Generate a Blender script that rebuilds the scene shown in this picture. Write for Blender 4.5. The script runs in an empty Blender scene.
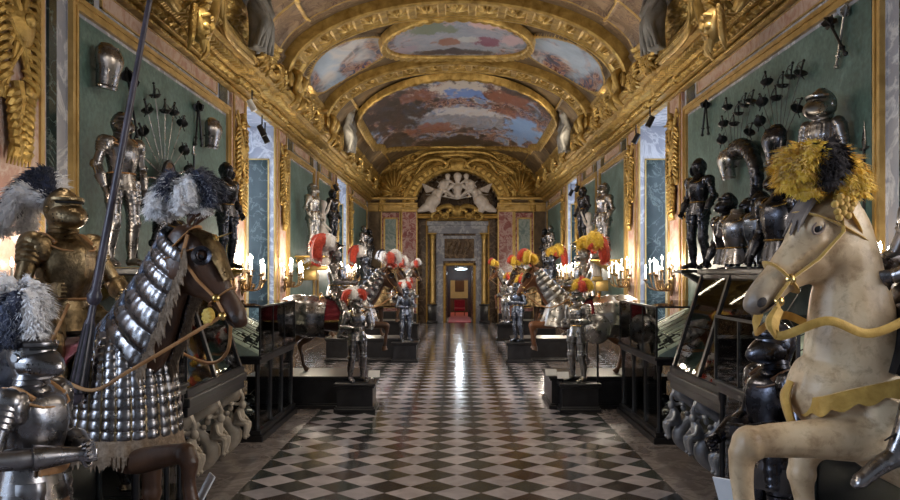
import bpy, bmesh, math, random
import numpy as np
from mathutils import Vector, Matrix, Euler
PI = math.pi
random.seed(7)
C = bpy.context.scene.collection
F = 813.0; CX = 457.0; CY = 273.0; H = 2.4

def P(x, y, Y):            # metres in the hall for a sighting at depth Y
    return ((x-CX)/F*Y, Y, H-(y-CY)/F*Y)

# ---------------------------------------------------------------- materials
def nodes(name):
    m = bpy.data.materials.new(name); m.use_nodes = True
    nt = m.node_tree; b = nt.nodes['Principled BSDF']
    return m, nt, b
def coords(nt, scale=(1,1,1)):
    tc = nt.nodes.new('ShaderNodeTexCoord'); mp = nt.nodes.new('ShaderNodeMapping')
    mp.inputs['Scale'].default_value = scale
    nt.links.new(tc.outputs['Object'], mp.inputs[0]); return mp.outputs[0]
def noise(nt, vec, scale, detail=4, dist=0.0, rough=.55):
    n = nt.nodes.new('ShaderNodeTexNoise'); n.inputs['Scale'].default_value = scale
    n.inputs['Detail'].default_value = detail; n.inputs['Distortion'].default_value = dist
    n.inputs['Roughness'].default_value = rough
    nt.links.new(vec, n.inputs['Vector']); return n.outputs['Fac']
def ramp(nt, fac, stops, interp='LINEAR'):
    r = nt.nodes.new('ShaderNodeValToRGB'); cr = r.color_ramp; cr.interpolation = interp
    while len(cr.elements) < len(stops): cr.elements.new(.5)
    for e, (p, c) in zip(cr.elements, stops):
        e.position = p; e.color = (c[0], c[1], c[2], 1)
    nt.links.new(fac, r.inputs[0]); return r.outputs[0]
def bump(nt, b, h, strength=.3, dist=.01):
    n = nt.nodes.new('ShaderNodeBump'); n.inputs['Strength'].default_value = strength
    n.inputs['Distance'].default_value = dist
    nt.links.new(h, n.inputs['Height']); nt.links.new(n.outputs[0], b.inputs['Normal'])
def mixc(nt, fac, a, b_, mode='MIX'):
    n = nt.nodes.new('ShaderNodeMix'); n.data_type = 'RGBA'; n.blend_type = mode
    if isinstance(fac, (int, float)): n.inputs[0].default_value = fac
    else: nt.links.new(fac, n.inputs[0])
    for i, v in ((6, a), (7, b_)):
        if isinstance(v, tuple): n.inputs[i].default_value = (v[0], v[1], v[2], 1)
        else: nt.links.new(v, n.inputs[i])
    return n.outputs[2]
def simple(name, c1, c2=None, rough=.5, metal=0.0, nscale=8, bmp=.15, bscale=None, stretch=(1,1,1), rough2=None, sheen=0, bdist=.01):
    m, nt, b = nodes(name)
    v = coords(nt, stretch); c2 = c2 or c1
    n = noise(nt, v, nscale, 5, .4)
    nt.links.new(ramp(nt, n, [(.32, c1), (.68, c2)]), b.inputs['Base Color'])
    b.inputs['Metallic'].default_value = metal
    if rough2 is None: b.inputs['Roughness'].default_value = rough
    else:
        mr = nt.nodes.new('ShaderNodeMapRange'); nt.links.new(noise(nt, v, nscale*1.7, 4), mr.inputs[0])
        mr.inputs[1].default_value = .3; mr.inputs[2].default_value = .7
        mr.inputs[3].default_value = rough; mr.inputs[4].default_value = rough2
        nt.links.new(mr.outputs[0], b.inputs['Roughness'])
    if bmp: bump(nt, b, noise(nt, v, bscale or nscale*3, 4), bmp, bdist)
    if sheen: b.inputs['Sheen Weight'].default_value = sheen
    return m
def marble(name, base, vein, vscale=2.2, rough=.18, vein_w=.06, cloud=None):
    m, nt, b = nodes(name); v = coords(nt)
    n1 = noise(nt, v, vscale, 8, .7, .62)
    cl = ramp(nt, noise(nt, v, vscale*.7, 5, .6), [(.3, base), (.7, cloud or tuple(min(1, x*1.35+.01) for x in base))])
    a = nt.nodes.new('ShaderNodeMath'); a.operation = 'SUBTRACT'; a.inputs[1].default_value = .5
    nt.links.new(n1, a.inputs[0])
    ab = nt.nodes.new('ShaderNodeMath'); ab.operation = 'ABSOLUTE'; nt.links.new(a.outputs[0], ab.inputs[0])
    f = ramp(nt, ab.outputs[0], [(0, (1,1,1)), (vein_w, (0,0,0))])
    nt.links.new(mixc(nt, f, cl, vein), b.inputs['Base Color'])
    b.inputs['Roughness'].default_value = rough
    return m
M = {}
M['gold'] = simple('gilt_stucco', (.27,.165,.04), (.6,.41,.13), .3, .68, 5, .6, 22, rough2=.5, bdist=.014)
M['gold_flat'] = simple('gilt_moulding', (.4,.26,.085), (.62,.43,.17), .3, .65, 4, .2, 30, rough2=.45)
M['gold_dim'] = simple('old_gilding', (.26,.15,.035), (.42,.26,.07), .35, .75, 4, .4, 20, rough2=.5)
M['ochre'] = simple('painted_brown_vault', (.075,.048,.025), (.19,.13,.07), .55, .15, 3, .2, 14)
M['grot'] = None
M['steel'] = simple('bright_steel', (.27,.26,.25), (.5,.48,.46), .22, 1, 6, .12, 30, rough2=.4)
M['steel_grey'] = simple('grey_steel', (.17,.16,.16), (.36,.34,.34), .2, 1, 6, .1, 30, rough2=.38)
M['steel_dark'] = simple('blackened_steel', (.035,.035,.042), (.11,.11,.125), .2, 1, 7, .1, 30, rough2=.36)
M['steel_blue'] = simple('blued_steel', (.07,.09,.14), (.25,.28,.34), .22, 1, 7, .1, 30, rough2=.4)
M['bronze'] = simple('etched_gilt_steel', (.1,.072,.04), (.36,.26,.14), .26, 1, 18, .4, 60, rough2=.44)
M['brass'] = simple('brass', (.6,.4,.13), (.75,.52,.2), .25, 1, 8, .1)
M['sconce_metal'] = simple('aged_sconce_brass', (.13,.085,.04), (.3,.2,.09), .35, .9, 8, .15)
M['black_iron'] = simple('black_iron', (.02,.02,.022), (.05,.05,.055), .4, .7, 10, .1)
M['wood_black'] = simple('ebonised_wood', (.007,.007,.009), (.018,.018,.021), .28, 0, 6, .05, 40)
M['wood_brown'] = simple('dark_walnut', (.07,.03,.014), (.15,.07,.03), .4, 0, 5, .1, 30, (1,1,.2))
M['cloth_red'] = simple('crimson_velvet', (.17,.006,.016), (.33,.015,.035), .8, 0, 12, .3, 60, sheen=.6)
M['carpet'] = simple('red_carpet', (.42,.015,.03), (.58,.03,.05), .9, 0, 20, .3, 90, sheen=.4)
M['cloth_blue'] = simple('blue_fabric', (.008,.02,.09), (.03,.07,.24), .8, 0, 10, .3, 50, sheen=.4)
M['cloth_dark'] = simple('dark_cloth', (.02,.015,.014), (.05,.04,.035), .9, 0, 10, .3, 50)
M['fringe'] = simple('tan_fringe', (.16,.105,.065), (.32,.235,.16), .9, 0, 40, .6, 90)
M['leather'] = simple('tan_leather', (.3,.14,.05), (.48,.26,.11), .5, 0, 9, .2, 50)
M['leather_dark'] = simple('brown_leather', (.07,.03,.015), (.14,.07,.035), .45, 0, 9, .2, 50)
M['strap_yellow'] = simple('yellow_velvet_strap', (.4,.22,.03), (.62,.38,.08), .65, .1, 14, .3, 60, sheen=.3)
M['horse_cream'] = None
M['horse_brown'] = simple('dark_bay_coat', (.034,.015,.008), (.1,.045,.022), .38, 0, 5, .25, 70)
M['horse_chestnut'] = simple('chestnut_coat', (.12,.045,.018), (.25,.1,.04), .42, 0, 5, .25, 70)
M['horse_grey'] = simple('grey_coat', (.3,.28,.25), (.46,.43,.38), .5, 0, 5, .25, 70)
M['feather_white'] = simple('white_feather', (.74,.71,.7), (.93,.9,.89), .85, 0, 25, .6, 130, sheen=.4)
M['feather_navy'] = simple('navy_feather', (.006,.008,.022), (.022,.028,.065), .85, 0, 25, .6, 130, sheen=.3)
M['feather_yellow'] = simple('yellow_feather', (.68,.4,.02), (.93,.64,.07), .85, 0, 20, .6, 130, sheen=.3)
M['feather_red'] = simple('red_feather', (.45,.03,.015), (.75,.09,.04), .85, 0, 20, .6, 130, sheen=.3)
M['feather_black'] = simple('black_feather', (.012,.008,.008), (.04,.028,.028), .85, 0, 20, .6, 130)
M['ivory'] = simple('carved_ivory_paint', (.42,.36,.29), (.62,.55,.46), .5, 0, 8, .3, 40)
M['stucco_white'] = simple('white_stucco', (.52,.46,.42), (.7,.64,.6), .55, 0, 5, .2, 30)
M['stucco_grey'] = simple('grey_stucco', (.14,.135,.125), (.32,.31,.285), .55, 0, 4, .3, 20)
M['paper'] = simple('white_card', (.75,.75,.75), (.85,.85,.85), .7, 0, 5, 0)
M['baize'] = simple('pale_grey_lining', (.5,.54,.46), (.64,.68,.58), .8, 0, 14, .2, 60)
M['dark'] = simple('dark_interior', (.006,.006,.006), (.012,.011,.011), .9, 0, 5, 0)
M['cream_wall'] = simple('cream_paint', (.55,.42,.22), (.65,.5,.28), .7, 0, 3, .05)
M['m_grey'] = marble('grey_blue_marble', (.24,.255,.31), (.56,.57,.62), 1.6, .2, .05, (.37,.38,.44))
M['m_pink'] = marble('pink_breccia', (.33,.18,.15), (.52,.40,.34), 2.6, .2, .10, (.48,.3,.24))
M['m_red'] = marble('red_breccia', (.2,.055,.055), (.5,.33,.31), 3.2, .2, .08, (.32,.11,.1))
M['m_green'] = marble('dark_green_marble', (.007,.015,.014), (.1,.13,.12), 2.4, .15, .02, (.02,.036,.033))
M['m_brown'] = marble('brown_marble', (.07,.042,.022), (.24,.16,.09), 2.6, .22, .05, (.13,.08,.045))
M['m_blue'] = marble('blue_grey_panel', (.13,.19,.2), (.33,.38,.36), 2.0, .2, .07, (.2,.27,.26))
def green_panel():
    m, nt, b = nodes('green_scagliola'); v = coords(nt)
    n = noise(nt, v, 1.6, 8, .8, .65); n2 = noise(nt, v, 16, 5, .3)
    c = ramp(nt, n, [(.28, (.036,.076,.066)), (.5, (.068,.128,.113)), (.72, (.12,.2,.182))])
    d = ramp(nt, n2, [(.35, (.7,.7,.7)), (.65, (1.15,1.15,1.15))])
    nt.links.new(mixc(nt, 1.0, c, d, 'MULTIPLY'), b.inputs['Base Color'])
    b.inputs['Roughness'].default_value = .5
    bump(nt, b, n2, .1); return m
M['green'] = green_panel()
def cream_coat():
    m, nt, b = nodes('painted_cream_coat'); v = coords(nt)
    n = noise(nt, v, 3.2, 6, .5); n2 = noise(nt, v, 14, 6, .3, .7)
    c = ramp(nt, n, [(.3, (.36,.235,.125)), (.5, (.58,.42,.25)), (.7, (.7,.56,.37))])
    d = ramp(nt, n2, [(.34, (.55,.48,.42)), (.5, (1,1,1))])
    nt.links.new(mixc(nt, .75, c, d, 'MULTIPLY'), b.inputs['Base Color'])
    b.inputs['Roughness'].default_value = .42; bump(nt, b, n2, .25); return m
M['horse_cream'] = cream_coat()
def fresco(name, stops, sc=(1,1,1), k=1.0, seed=0.0, lo=(.05,.045,.05)):
    m, nt, b = nodes(name)
    tc = nt.nodes.new('ShaderNodeTexCoord'); mp = nt.nodes.new('ShaderNodeMapping')
    mp.inputs['Scale'].default_value = sc; mp.inputs['Location'].default_value = (seed, seed*1.7, 0)
    nt.links.new(tc.outputs['Object'], mp.inputs[0]); v = mp.outputs[0]
    n = noise(nt, v, .75*k, 7, 1.1, .6)
    c = ramp(nt, n, stops)
    n3 = noise(nt, v, 2.3*k, 6, 2.2, .6)
    c2 = ramp(nt, n3, [(.38, (.05,.022,.016)), (.44, (.17,.05,.03)), (.48, (.34,.27,.22)), (.52, (.3,.12,.08)), (.56, (.04,.06,.13)), (.64, (.03,.025,.027))])
    f = ramp(nt, noise(nt, v, 1.1*k, 3, .8), [(.46, (0,0,0)), (.58, (1,1,1))])
    nt.links.new(mixc(nt, f, c, c2), b.inputs['Base Color'])
    b.inputs['Roughness'].default_value = .42
    return m
M['fresco_big'] = fresco('ceiling_canvas_clouds', [(.34,(.02,.016,.016)),(.43,(.05,.035,.03)),(.47,(.16,.08,.05)),(.5,(.4,.36,.34)),(.53,(.1,.19,.4)),(.57,(.2,.23,.28)),(.63,(.03,.026,.028))], (.9,.4,1), 1.5)
M['fresco_oval'] = fresco('oval_canvas_clouds', [(.34,(.05,.05,.08)),(.43,(.15,.17,.22)),(.49,(.34,.3,.34)),(.54,(.4,.26,.26)),(.59,(.09,.12,.09)),(.66,(.04,.02,.03))], (1,1,1), 1.5, 3.1)
def blobs(mat, lst, k=1.4, amp=.5):
    nt = mat.node_tree; b = nt.nodes['Principled BSDF']; src = b.inputs['Base Color'].links[0].from_socket
    tc = nt.nodes.new('ShaderNodeTexCoord')
    nz = nt.nodes.new('ShaderNodeTexNoise'); nz.inputs['Scale'].default_value = k; nz.inputs['Detail'].default_value = 8; nz.inputs['Roughness'].default_value = .68
    mpn = nt.nodes.new('ShaderNodeMapping'); mpn.inputs['Scale'].default_value = (1, .35, 1); nt.links.new(tc.outputs['Object'], mpn.inputs[0]); nt.links.new(mpn.outputs[0], nz.inputs['Vector'])
    sb = nt.nodes.new('ShaderNodeVectorMath'); sb.operation = 'SUBTRACT'; sb.inputs[1].default_value = (.5, .5, .5); nt.links.new(nz.outputs['Color'], sb.inputs[0])
    for (cx, cy, rx, ry, col, mx) in lst:
        mp = nt.nodes.new('ShaderNodeMapping'); mp.vector_type = 'POINT'
        mp.inputs['Scale'].default_value = (1/rx, 1/ry, 0); mp.inputs['Location'].default_value = (-cx/rx, -cy/ry, 0)
        nt.links.new(tc.outputs['Object'], mp.inputs[0])
        ma = nt.nodes.new('ShaderNodeVectorMath'); ma.operation = 'MULTIPLY_ADD'; ma.inputs[1].default_value = (amp*4,)*3
        nt.links.new(sb.outputs[0], ma.inputs[0]); nt.links.new(mp.outputs[0], ma.inputs[2])
        ln = nt.nodes.new('ShaderNodeVectorMath'); ln.operation = 'LENGTH'; nt.links.new(ma.outputs[0], ln.inputs[0])
        f = ramp(nt, ln.outputs['Value'], [(.72, (mx,)*3), (.98, (0,0,0))])
        src = mixc(nt, f, src, col)
    nt.links.new(src, b.inputs['Base Color'])
DK = (.025,.018,.016); RU = (.2,.07,.04); BL = (.1,.2,.48); WH = (.5,.46,.43); GY = (.2,.21,.24)
blobs(M['fresco_big'], [(-2.2,28,1.4,4,DK,.9), (2.3,25,1.3,1.5,DK,.8), (0,23.9,3,.8,DK,.95), (.2,30.5,2.2,2.2,GY,.75), (.3,29.2,1.6,.8,WH,.6), (2.5,30.5,.75,3.2,(.16,.28,.5),.9), (.15,25.6,1.2,1.3,WH,.85), (.3,26.3,.7,.9,BL,.95), (1.7,26.3,.9,.9,RU,.9), (-1.2,26.2,.6,.9,RU,.7), (-.9,32.3,1.3,1.2,RU,.8), (0,36,2.6,2.0,DK,.95), (-2.4,33.5,.9,2,DK,.9), (1.9,28.3,.8,.7,RU,.6)], 2.4, .8)
blobs(M['fresco_oval'], [(0,20.3,1.9,1.9,(.22,.25,.31),.8), (-.6,19.3,.7,.5,(.12,.15,.1),.9), (.9,18.9,.8,.45,(.5,.33,.31),.9), (-.2,20.4,.45,.35,(.22,.09,.05),.9), (.75,20.3,.45,.45,(.16,.04,.08),.9), (1.3,19.9,.3,.5,(.42,.28,.3),.8), (-.1,21.3,1.1,.35,(.03,.02,.025),.95), (-1.3,20.8,.35,.4,(.25,.2,.26),.8), (.3,20.2,.3,.3,(.4,.42,.42),.7)], 3.2, .6)
M['fresco_sky'] = fresco('sky_fresco', [(.3,(.2,.25,.33)),(.5,(.28,.35,.46)),(.6,(.46,.45,.46)),(.75,(.2,.2,.24))], (1,.6,1), .8, 5.2)
M['fresco_side'] = fresco('figured_fresco', [(.3,(.1,.08,.06)),(.45,(.24,.19,.15)),(.55,(.42,.36,.31)),(.7,(.15,.1,.07))], (1,1,1), 1.6, 8.2)
def grotesque():
    m, nt, b = nodes('brown_grotesque_fresco'); v = coords(nt)
    n1 = noise(nt, v, 2.2, 6, 1.8, .6); n2 = noise(nt, v, .7, 3, .4)
    c = ramp(nt, n1, [(.4, (.15,.1,.055)), (.47, (.2,.14,.085)), (.5, (.07,.035,.022)), (.54, (.19,.13,.08)), (.62, (.24,.175,.11))])
    d = ramp(nt, n2, [(.4, (.75,.68,.6)), (.6, (1.1,1.05,1))])
    nt.links.new(mixc(nt, 1.0, c, d, 'MULTIPLY'), b.inputs['Base Color']); b.inputs['Roughness'].default_value = .5; return m
M['grot'] = grotesque()
def emis(name, col, s):
    m, nt, b = nodes(name); b.inputs['Base Color'].default_value = (*col, 1)
    b.inputs['Emission Color'].default_value = (*col, 1); b.inputs['Emission Strength'].default_value = s
    return m
M['flame'] = emis('lit_candle_bulb', (1,.83,.62), 60)
M['spot_face'] = emis('lit_spot_lens', (.9,.95,1), 40)
M['lamp_face'] = emis('lit_ceiling_lamp', (.75,.92,1), 5)
M['daylight'] = emis('window_daylight_glow', (.62,.78,1), 2.2)  # glowing panel standing in for daylight at the back of the windows
def glass():
    m, nt, b = nodes('clear_case_glass')
    out = nt.nodes['Material Output']
    t = nt.nodes.new('ShaderNodeBsdfTransparent'); t.inputs[0].default_value = (.93,.96,.95,1)
    g = nt.nodes.new('ShaderNodeBsdfGlossy'); g.inputs['Roughness'].default_value = .02
    fr = nt.nodes.new('ShaderNodeFresnel'); fr.inputs[0].default_value = 1.3
    mx = nt.nodes.new('ShaderNodeMixShader')
    nt.links.new(fr.outputs[0], mx.inputs[0]); nt.links.new(t.outputs[0], mx.inputs[1]); nt.links.new(g.outputs[0], mx.inputs[2])
    nt.links.new(mx.outputs[0], out.inputs[0]); return m
M['glass'] = glass()
def floor_mat():
    m, nt, b = nodes('diagonal_marble_tiles')
    tc = nt.nodes.new('ShaderNodeTexCoord'); mp = nt.nodes.new('ShaderNodeMapping')
    mp.inputs['Rotation'].default_value = (0, 0, PI/4); mp.inputs['Location'].default_value = (.3*TILE, -.3*TILE, .3*TILE)
    nt.links.new(tc.outputs['Object'], mp.inputs[0])
    ck = nt.nodes.new('ShaderNodeTexChecker'); ck.inputs['Scale'].default_value = 1/TILE
    ck.inputs[1].default_value = (1,1,1,1); ck.inputs[2].default_value = (0,0,0,1)
    nt.links.new(mp.outputs[0], ck.inputs[0])
    # per-tile id for tone changes
    sc = nt.nodes.new('ShaderNodeVectorMath'); sc.operation = 'SCALE'; sc.inputs['Scale'].default_value = 1/TILE
    nt.links.new(mp.outputs[0], sc.inputs[0])
    fl = nt.nodes.new('ShaderNodeVectorMath'); fl.operation = 'FLOOR'; nt.links.new(sc.outputs[0], fl.inputs[0])
    wn = nt.nodes.new('ShaderNodeTexWhiteNoise'); wn.noise_dimensions = '2D'; nt.links.new(fl.outputs[0], wn.inputs['Vector'])
    v = coords(nt)
    n1 = noise(nt, v, 2.4, 8, 1.0, .62); n2 = noise(nt, v, 22, 6, .8, .7)
    lt = ramp(nt, n1, [(.3, (.31,.285,.31)), (.55, (.42,.39,.415)), (.75, (.52,.49,.51))])
    dk = ramp(nt, wn.outputs['Value'], [(.0, (.02,.02,.023)), (.4, (.032,.036,.035)), (.7, (.045,.052,.048)), (1, (.045,.026,.024))])
    dv = ramp(nt, n2, [(.4, (.55,.55,.55)), (.62, (1.7,1.7,1.7))])
    dk2 = mixc(nt, 1.0, dk, dv, 'MULTIPLY')
    lv = ramp(nt, wn.outputs['Value'], [(0, (.72,.72,.74)), (1, (1.08,1.04,1.02))])
    lt2 = mixc(nt, 1.0, lt, lv, 'MULTIPLY')
    nt.links.new(mixc(nt, ck.outputs['Fac'], dk2, lt2), b.inputs['Base Color'])
    rr = nt.nodes.new('ShaderNodeMapRange'); nt.links.new(n1, rr.inputs[0])
    rr.inputs[1].default_value = .3; rr.inputs[2].default_value = .7; rr.inputs[3].default_value = .09; rr.inputs[4].default_value = .2
    nt.links.new(rr.outputs[0], b.inputs['Roughness'])
    bump(nt, b, noise(nt, v, 1.8, 3), .09, .02)
    return m
TILE = .22*H/math.sqrt(2)
M['border'] = marble('worn_border_stone', (.13,.11,.11), (.27,.24,.23), 2.5, .22, .05, (.2,.17,.165))

# ---------------------------------------------------------------- mesh helpers
def link(name, me, mat, parent=None, kind=None, label=None):
    o = bpy.data.objects.new(name, me); C.objects.link(o)
    if mat is not None:
        for m in (mat if isinstance(mat, (list, tuple)) else [mat]): me.materials.append(m)
    if parent is not None: o.parent = parent
    if kind: o['kind'] = kind
    if label: o['label'] = label
    return o
def obj(name, bm, mat, parent=None, smooth=True, kind=None, label=None, ang=40):
    me = bpy.data.meshes.new(name)
    bmesh.ops.recalc_face_normals(bm, faces=bm.faces[:])
    bm.to_mesh(me); bm.free()
    if smooth:
        me.polygons.foreach_set('use_smooth', [True]*len(me.polygons))
        try: me.set_sharp_from_angle(angle=math.radians(ang))
        except Exception: pass
    return link(name, me, mat, parent, kind, label)
def struct(name, bm, mat, smooth=False, **k): return obj(name, bm, mat, None, smooth, 'structure', **k)
def gridmesh(name, X, Y, Z, mat, parent=None, kind=None, mi=None, smooth=True, closed_v=False, label=None):
    n, m = X.shape
    co = np.stack([X, Y, Z], -1).reshape(-1, 3)
    i, j = np.meshgrid(np.arange(n-1), np.arange(m-1 if not closed_v else m), indexing='ij')
    j2 = (j+1) % m
    f = np.stack([i*m+j, (i+1)*m+j, (i+1)*m+j2, i*m+j2], -1).reshape(-1, 4)
    me = bpy.data.meshes.new(name)
    me.vertices.add(len(co)); me.vertices.foreach_set('co', co.astype(np.float32).ravel())
    me.loops.add(f.size); me.loops.foreach_set('vertex_index', f.astype(np.int32).ravel())
    me.polygons.add(len(f)); me.polygons.foreach_set('loop_start', np.arange(0, f.size, 4, dtype=np.int32))
    if mi is not None: me.polygons.foreach_set('material_index', mi.astype(np.int32).ravel())
    if smooth: me.polygons.foreach_set('use_smooth', np.ones(len(f), dtype=bool))
    me.update(calc_edges=True); me.validate()
    return link(name, me, mat, parent, kind, label)
def thing(name, label, cat, loc=(0,0,0), rotz=0, group=None, scale=1.0):
    o = bpy.data.objects.new(name, None); C.objects.link(o); o.empty_display_size = .1
    o.location = loc; o.rotation_euler = (0,0,rotz); o.scale = (scale,)*3 if not isinstance(scale, tuple) else scale
    o['label'] = label; o['category'] = cat
    if group: o['group'] = group
    return o
def tag(o, label, cat, group=None, kind=None):
    o['label'] = label; o['category'] = cat
    if group: o['group'] = group
    if kind: o['kind'] = kind
    return o
def dup(root, loc, rotz, label, group=None, scale=None):
    r = root.copy(); C.objects.link(r); r.location = loc; r.rotation_euler = (0,0,rotz); r['label'] = label
    if group: r['group'] = group
    if scale: r.scale = scale if isinstance(scale, tuple) else (scale,)*3
    for ch in list(root.children):
        c = ch.copy(); C.objects.link(c); c.parent = r
        for g in list(ch.children):
            d = g.copy(); C.objects.link(d); d.parent = c
    return r
def box(bm, c, s, rot=None, bev=0):
    r = bmesh.ops.create_cube(bm, size=1)
    vs = r['verts']
    mt = Matrix.Translation(c) @ (Euler(rot).to_matrix().to_4x4() if rot else Matrix()) @ Matrix.Diagonal((*s, 1))
    bmesh.ops.transform(bm, matrix=mt, verts=vs)
    if bev:
        es = list({e for v in vs for e in v.link_edges})
        bmesh.ops.bevel(bm, geom=es, offset=bev, segments=2, profile=.5, affect='EDGES')
def bx(bm, x0, x1, y0, y1, z0, z1, bev=0):
    box(bm, ((x0+x1)/2, (y0+y1)/2, (z0+z1)/2), (abs(x1-x0), abs(y1-y0), abs(z1-z0)), None, bev)
def ring_faces(bm, rings, cap=True, closed=True):
    for a, b in zip(rings[:-1], rings[1:]):
        n = len(a)
        for i in range(n if closed else n-1):
            try: bm.faces.new((a[i], a[(i+1) % n], b[(i+1) % n], b[i]))
            except ValueError: pass
    if cap and closed:
        for r in (rings[0], rings[-1]):
            try: bm.faces.new(r)
            except ValueError: pass
def lathe(bm, prof, c=(0,0,0), axis=(0,0,1), seg=20, sx=1, sy=1, cap=True):
    q = Vector((0,0,1)).rotation_difference(Vector(axis).normalized())
    c = Vector(c); rings = []
    for (r, z) in prof:
        rings.append([bm.verts.new(c + q @ Vector((max(r,1e-4)*sx*math.cos(2*PI*k/seg), max(r,1e-4)*sy*math.sin(2*PI*k/seg), z))) for k in range(seg)])
    ring_faces(bm, rings, cap)
def frames(pts, up):
    T = []
    n = len(pts)
    for i in range(n):
        a = pts[max(i-1, 0)]; b = pts[min(i+1, n-1)]
        T.append((b-a).normalized())
    res = []
    u = Vector(up) if up is not None else (Vector((0,0,1)) if abs(T[0].z) < .9 else Vector((1,0,0)))
    prev = None
    for t in T:
        if prev is None or up is not None:
            s = t.cross(u)
            if s.length < 1e-3: s = t.cross(Vector((0,1,.01)))
            s.normalize()
        else:
            s = prev - t*prev.dot(t); s.normalize()
        prev = s
        res.append((t, s, s.cross(t)))
    return res
def tube(bm, pts, rad, seg=10, up=None, cap=True, power=2.0, flat=None):
    """rad: number, or list of number | (rs, ru). s = sideways, u = towards up."""
    pts = [Vector(p) for p in pts]; n = len(pts)
    if not isinstance(rad, (list, tuple)): rad = [rad]*n
    if flat: rad = [(r, r*flat) for r in rad]
    rings = []
    for p, r, (t, s, u) in zip(pts, rad, frames(pts, up)):
        ra, rb = r if isinstance(r, (tuple, list)) else (r, r)
        ra = max(ra, 1e-4); rb = max(rb, 1e-4)
        ring = []
        for k in range(seg):
            a = 2*PI*k/seg; ca, sa = math.cos(a), math.sin(a)
            if power != 2: ca = math.copysign(abs(ca)**(2/power), ca); sa = math.copysign(abs(sa)**(2/power), sa)
            ring.append(bm.verts.new(p + s*ra*ca + u*rb*sa))
        rings.append(ring)
    ring_faces(bm, rings, cap)
    return rings
def smooth_path(pts, n):
    pts = [Vector(p) for p in pts]
    if len(pts) < 3: return [pts[0].lerp(pts[-1], i/(n-1)) for i in range(n)]
    ext = [pts[0]*2-pts[1]] + pts + [pts[-1]*2-pts[-2]]
    out = []
    L = len(pts)-1
    for i in range(n):
        t = i/(n-1)*L; k = min(int(t), L-1); f = t-k
        a, b, c, d = ext[k:k+4]
        out.append(.5*((2*b)+(c-a)*f+(2*a-5*b+4*c-d)*f*f+(3*b-a-3*c+d)*f**3))
    return out
def interp(vals, n):
    L = len(vals)-1; out = []
    for i in range(n):
        t = i/(n-1)*L; k = min(int(t), L-1); f = t-k; f = f*f*(3-2*f)*.5+f*.5
        a, b = vals[k], vals[k+1]
        if isinstance(a, (tuple, list)): out.append(tuple(x*(1-f)+y*f for x, y in zip(a, b)))
        else: out.append(a*(1-f)+b*f)
    return out
def stube(bm, pts, rad, n=16, seg=10, up=None, power=2.0, cap=True):
    return tube(bm, smooth_path(pts, n), interp(rad, n) if isinstance(rad, (list, tuple)) else rad, seg, up, cap, power)
def ell(bm, c, r, rot=None, seg=16, rings=10):
    q = bmesh.ops.create_uvsphere(bm, u_segments=seg, v_segments=rings, radius=1)
    mt = Matrix.Translation(c) @ (Euler(rot).to_matrix().to_4x4() if rot else Matrix()) @ Matrix.Diagonal((*(r if isinstance(r, (tuple, list)) else (r, r, r)), 1))
    bmesh.ops.transform(bm, matrix=mt, verts=q['verts'])
    return q['verts']
def prism(bm, pts, t, n=None):
    """closed outline of 3-D points, thickened along n by t."""
    n = Vector(n).normalized()*t
    a = [bm.verts.new(Vector(p)) for p in pts]; b = [bm.verts.new(Vector(p)+n) for p in pts]
    bm.faces.new(a); bm.faces.new(b[::-1])
    L = len(a)
    for i in range(L): bm.faces.new((a[i], b[i], b[(i+1) % L], a[(i+1) % L]))
B = bmesh.new
# ornament height field (numpy), metres in, 0..1 out
def scroll(u, v, s=.5, seed=0):
    iu = np.floor(u/s); iv = np.floor(v/s); h = np.zeros_like(u*1.0)
    fu = u/s-iu-.5; fv = v/s-iv-.5
    sg = np.where((iu+iv) % 2 == 0, 1., -1.)
    r = np.sqrt(fu**2+fv**2)+1e-4; ph = np.arctan2(fv, fu*sg)
    sp = np.cos(ph*1.0 - 9.0*np.sqrt(r)*1.9 + iu*1.3+seed)
    leaf = .5+.5*np.cos(7*ph + 16*r + iv)
    h = np.clip(sp, 0, 1)**.6 * (.55+.45*leaf) * np.clip(1.35-1.7*r, 0, 1)
    h = np.maximum(h, np.clip(1-r/.1, 0, 1)**.5)
    return h
def fnoise(u, v, s, seed=0):
    rs = np.random.RandomState(seed); out = np.zeros_like(u*1.0)
    for k in range(10):
        a = rs.uniform(0, 2*PI); f = 2*PI/s*rs.uniform(.6, 1.8)
        out += np.sin(u*f*math.cos(a)+v*f*math.sin(a)+rs.uniform(0, 6.28))
    return out/10*1.6
M['floor'] = floor_mat()
WX = 4.2; YE = 38.5; Y0 = -3.0
# ---------------------------------------------------------------- floor
b = B(); bx(b, -4.9, 4.9, Y0, YE+1.2, -.1, 0); struct('floor', b, M['floor'])
for i, s in enumerate((-1, 1)):
    b = B(); bx(b, s*1.0*H, s*1.34*H, Y0, 33.5, -.02, .004); struct('trim_%d' % (i+1), b, M['border'])
tn = [2]
def trim(bm, mat, smooth=False, **k):
    tn[0] += 1; return struct('trim_%d' % tn[0], bm, mat, smooth, **k)

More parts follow.
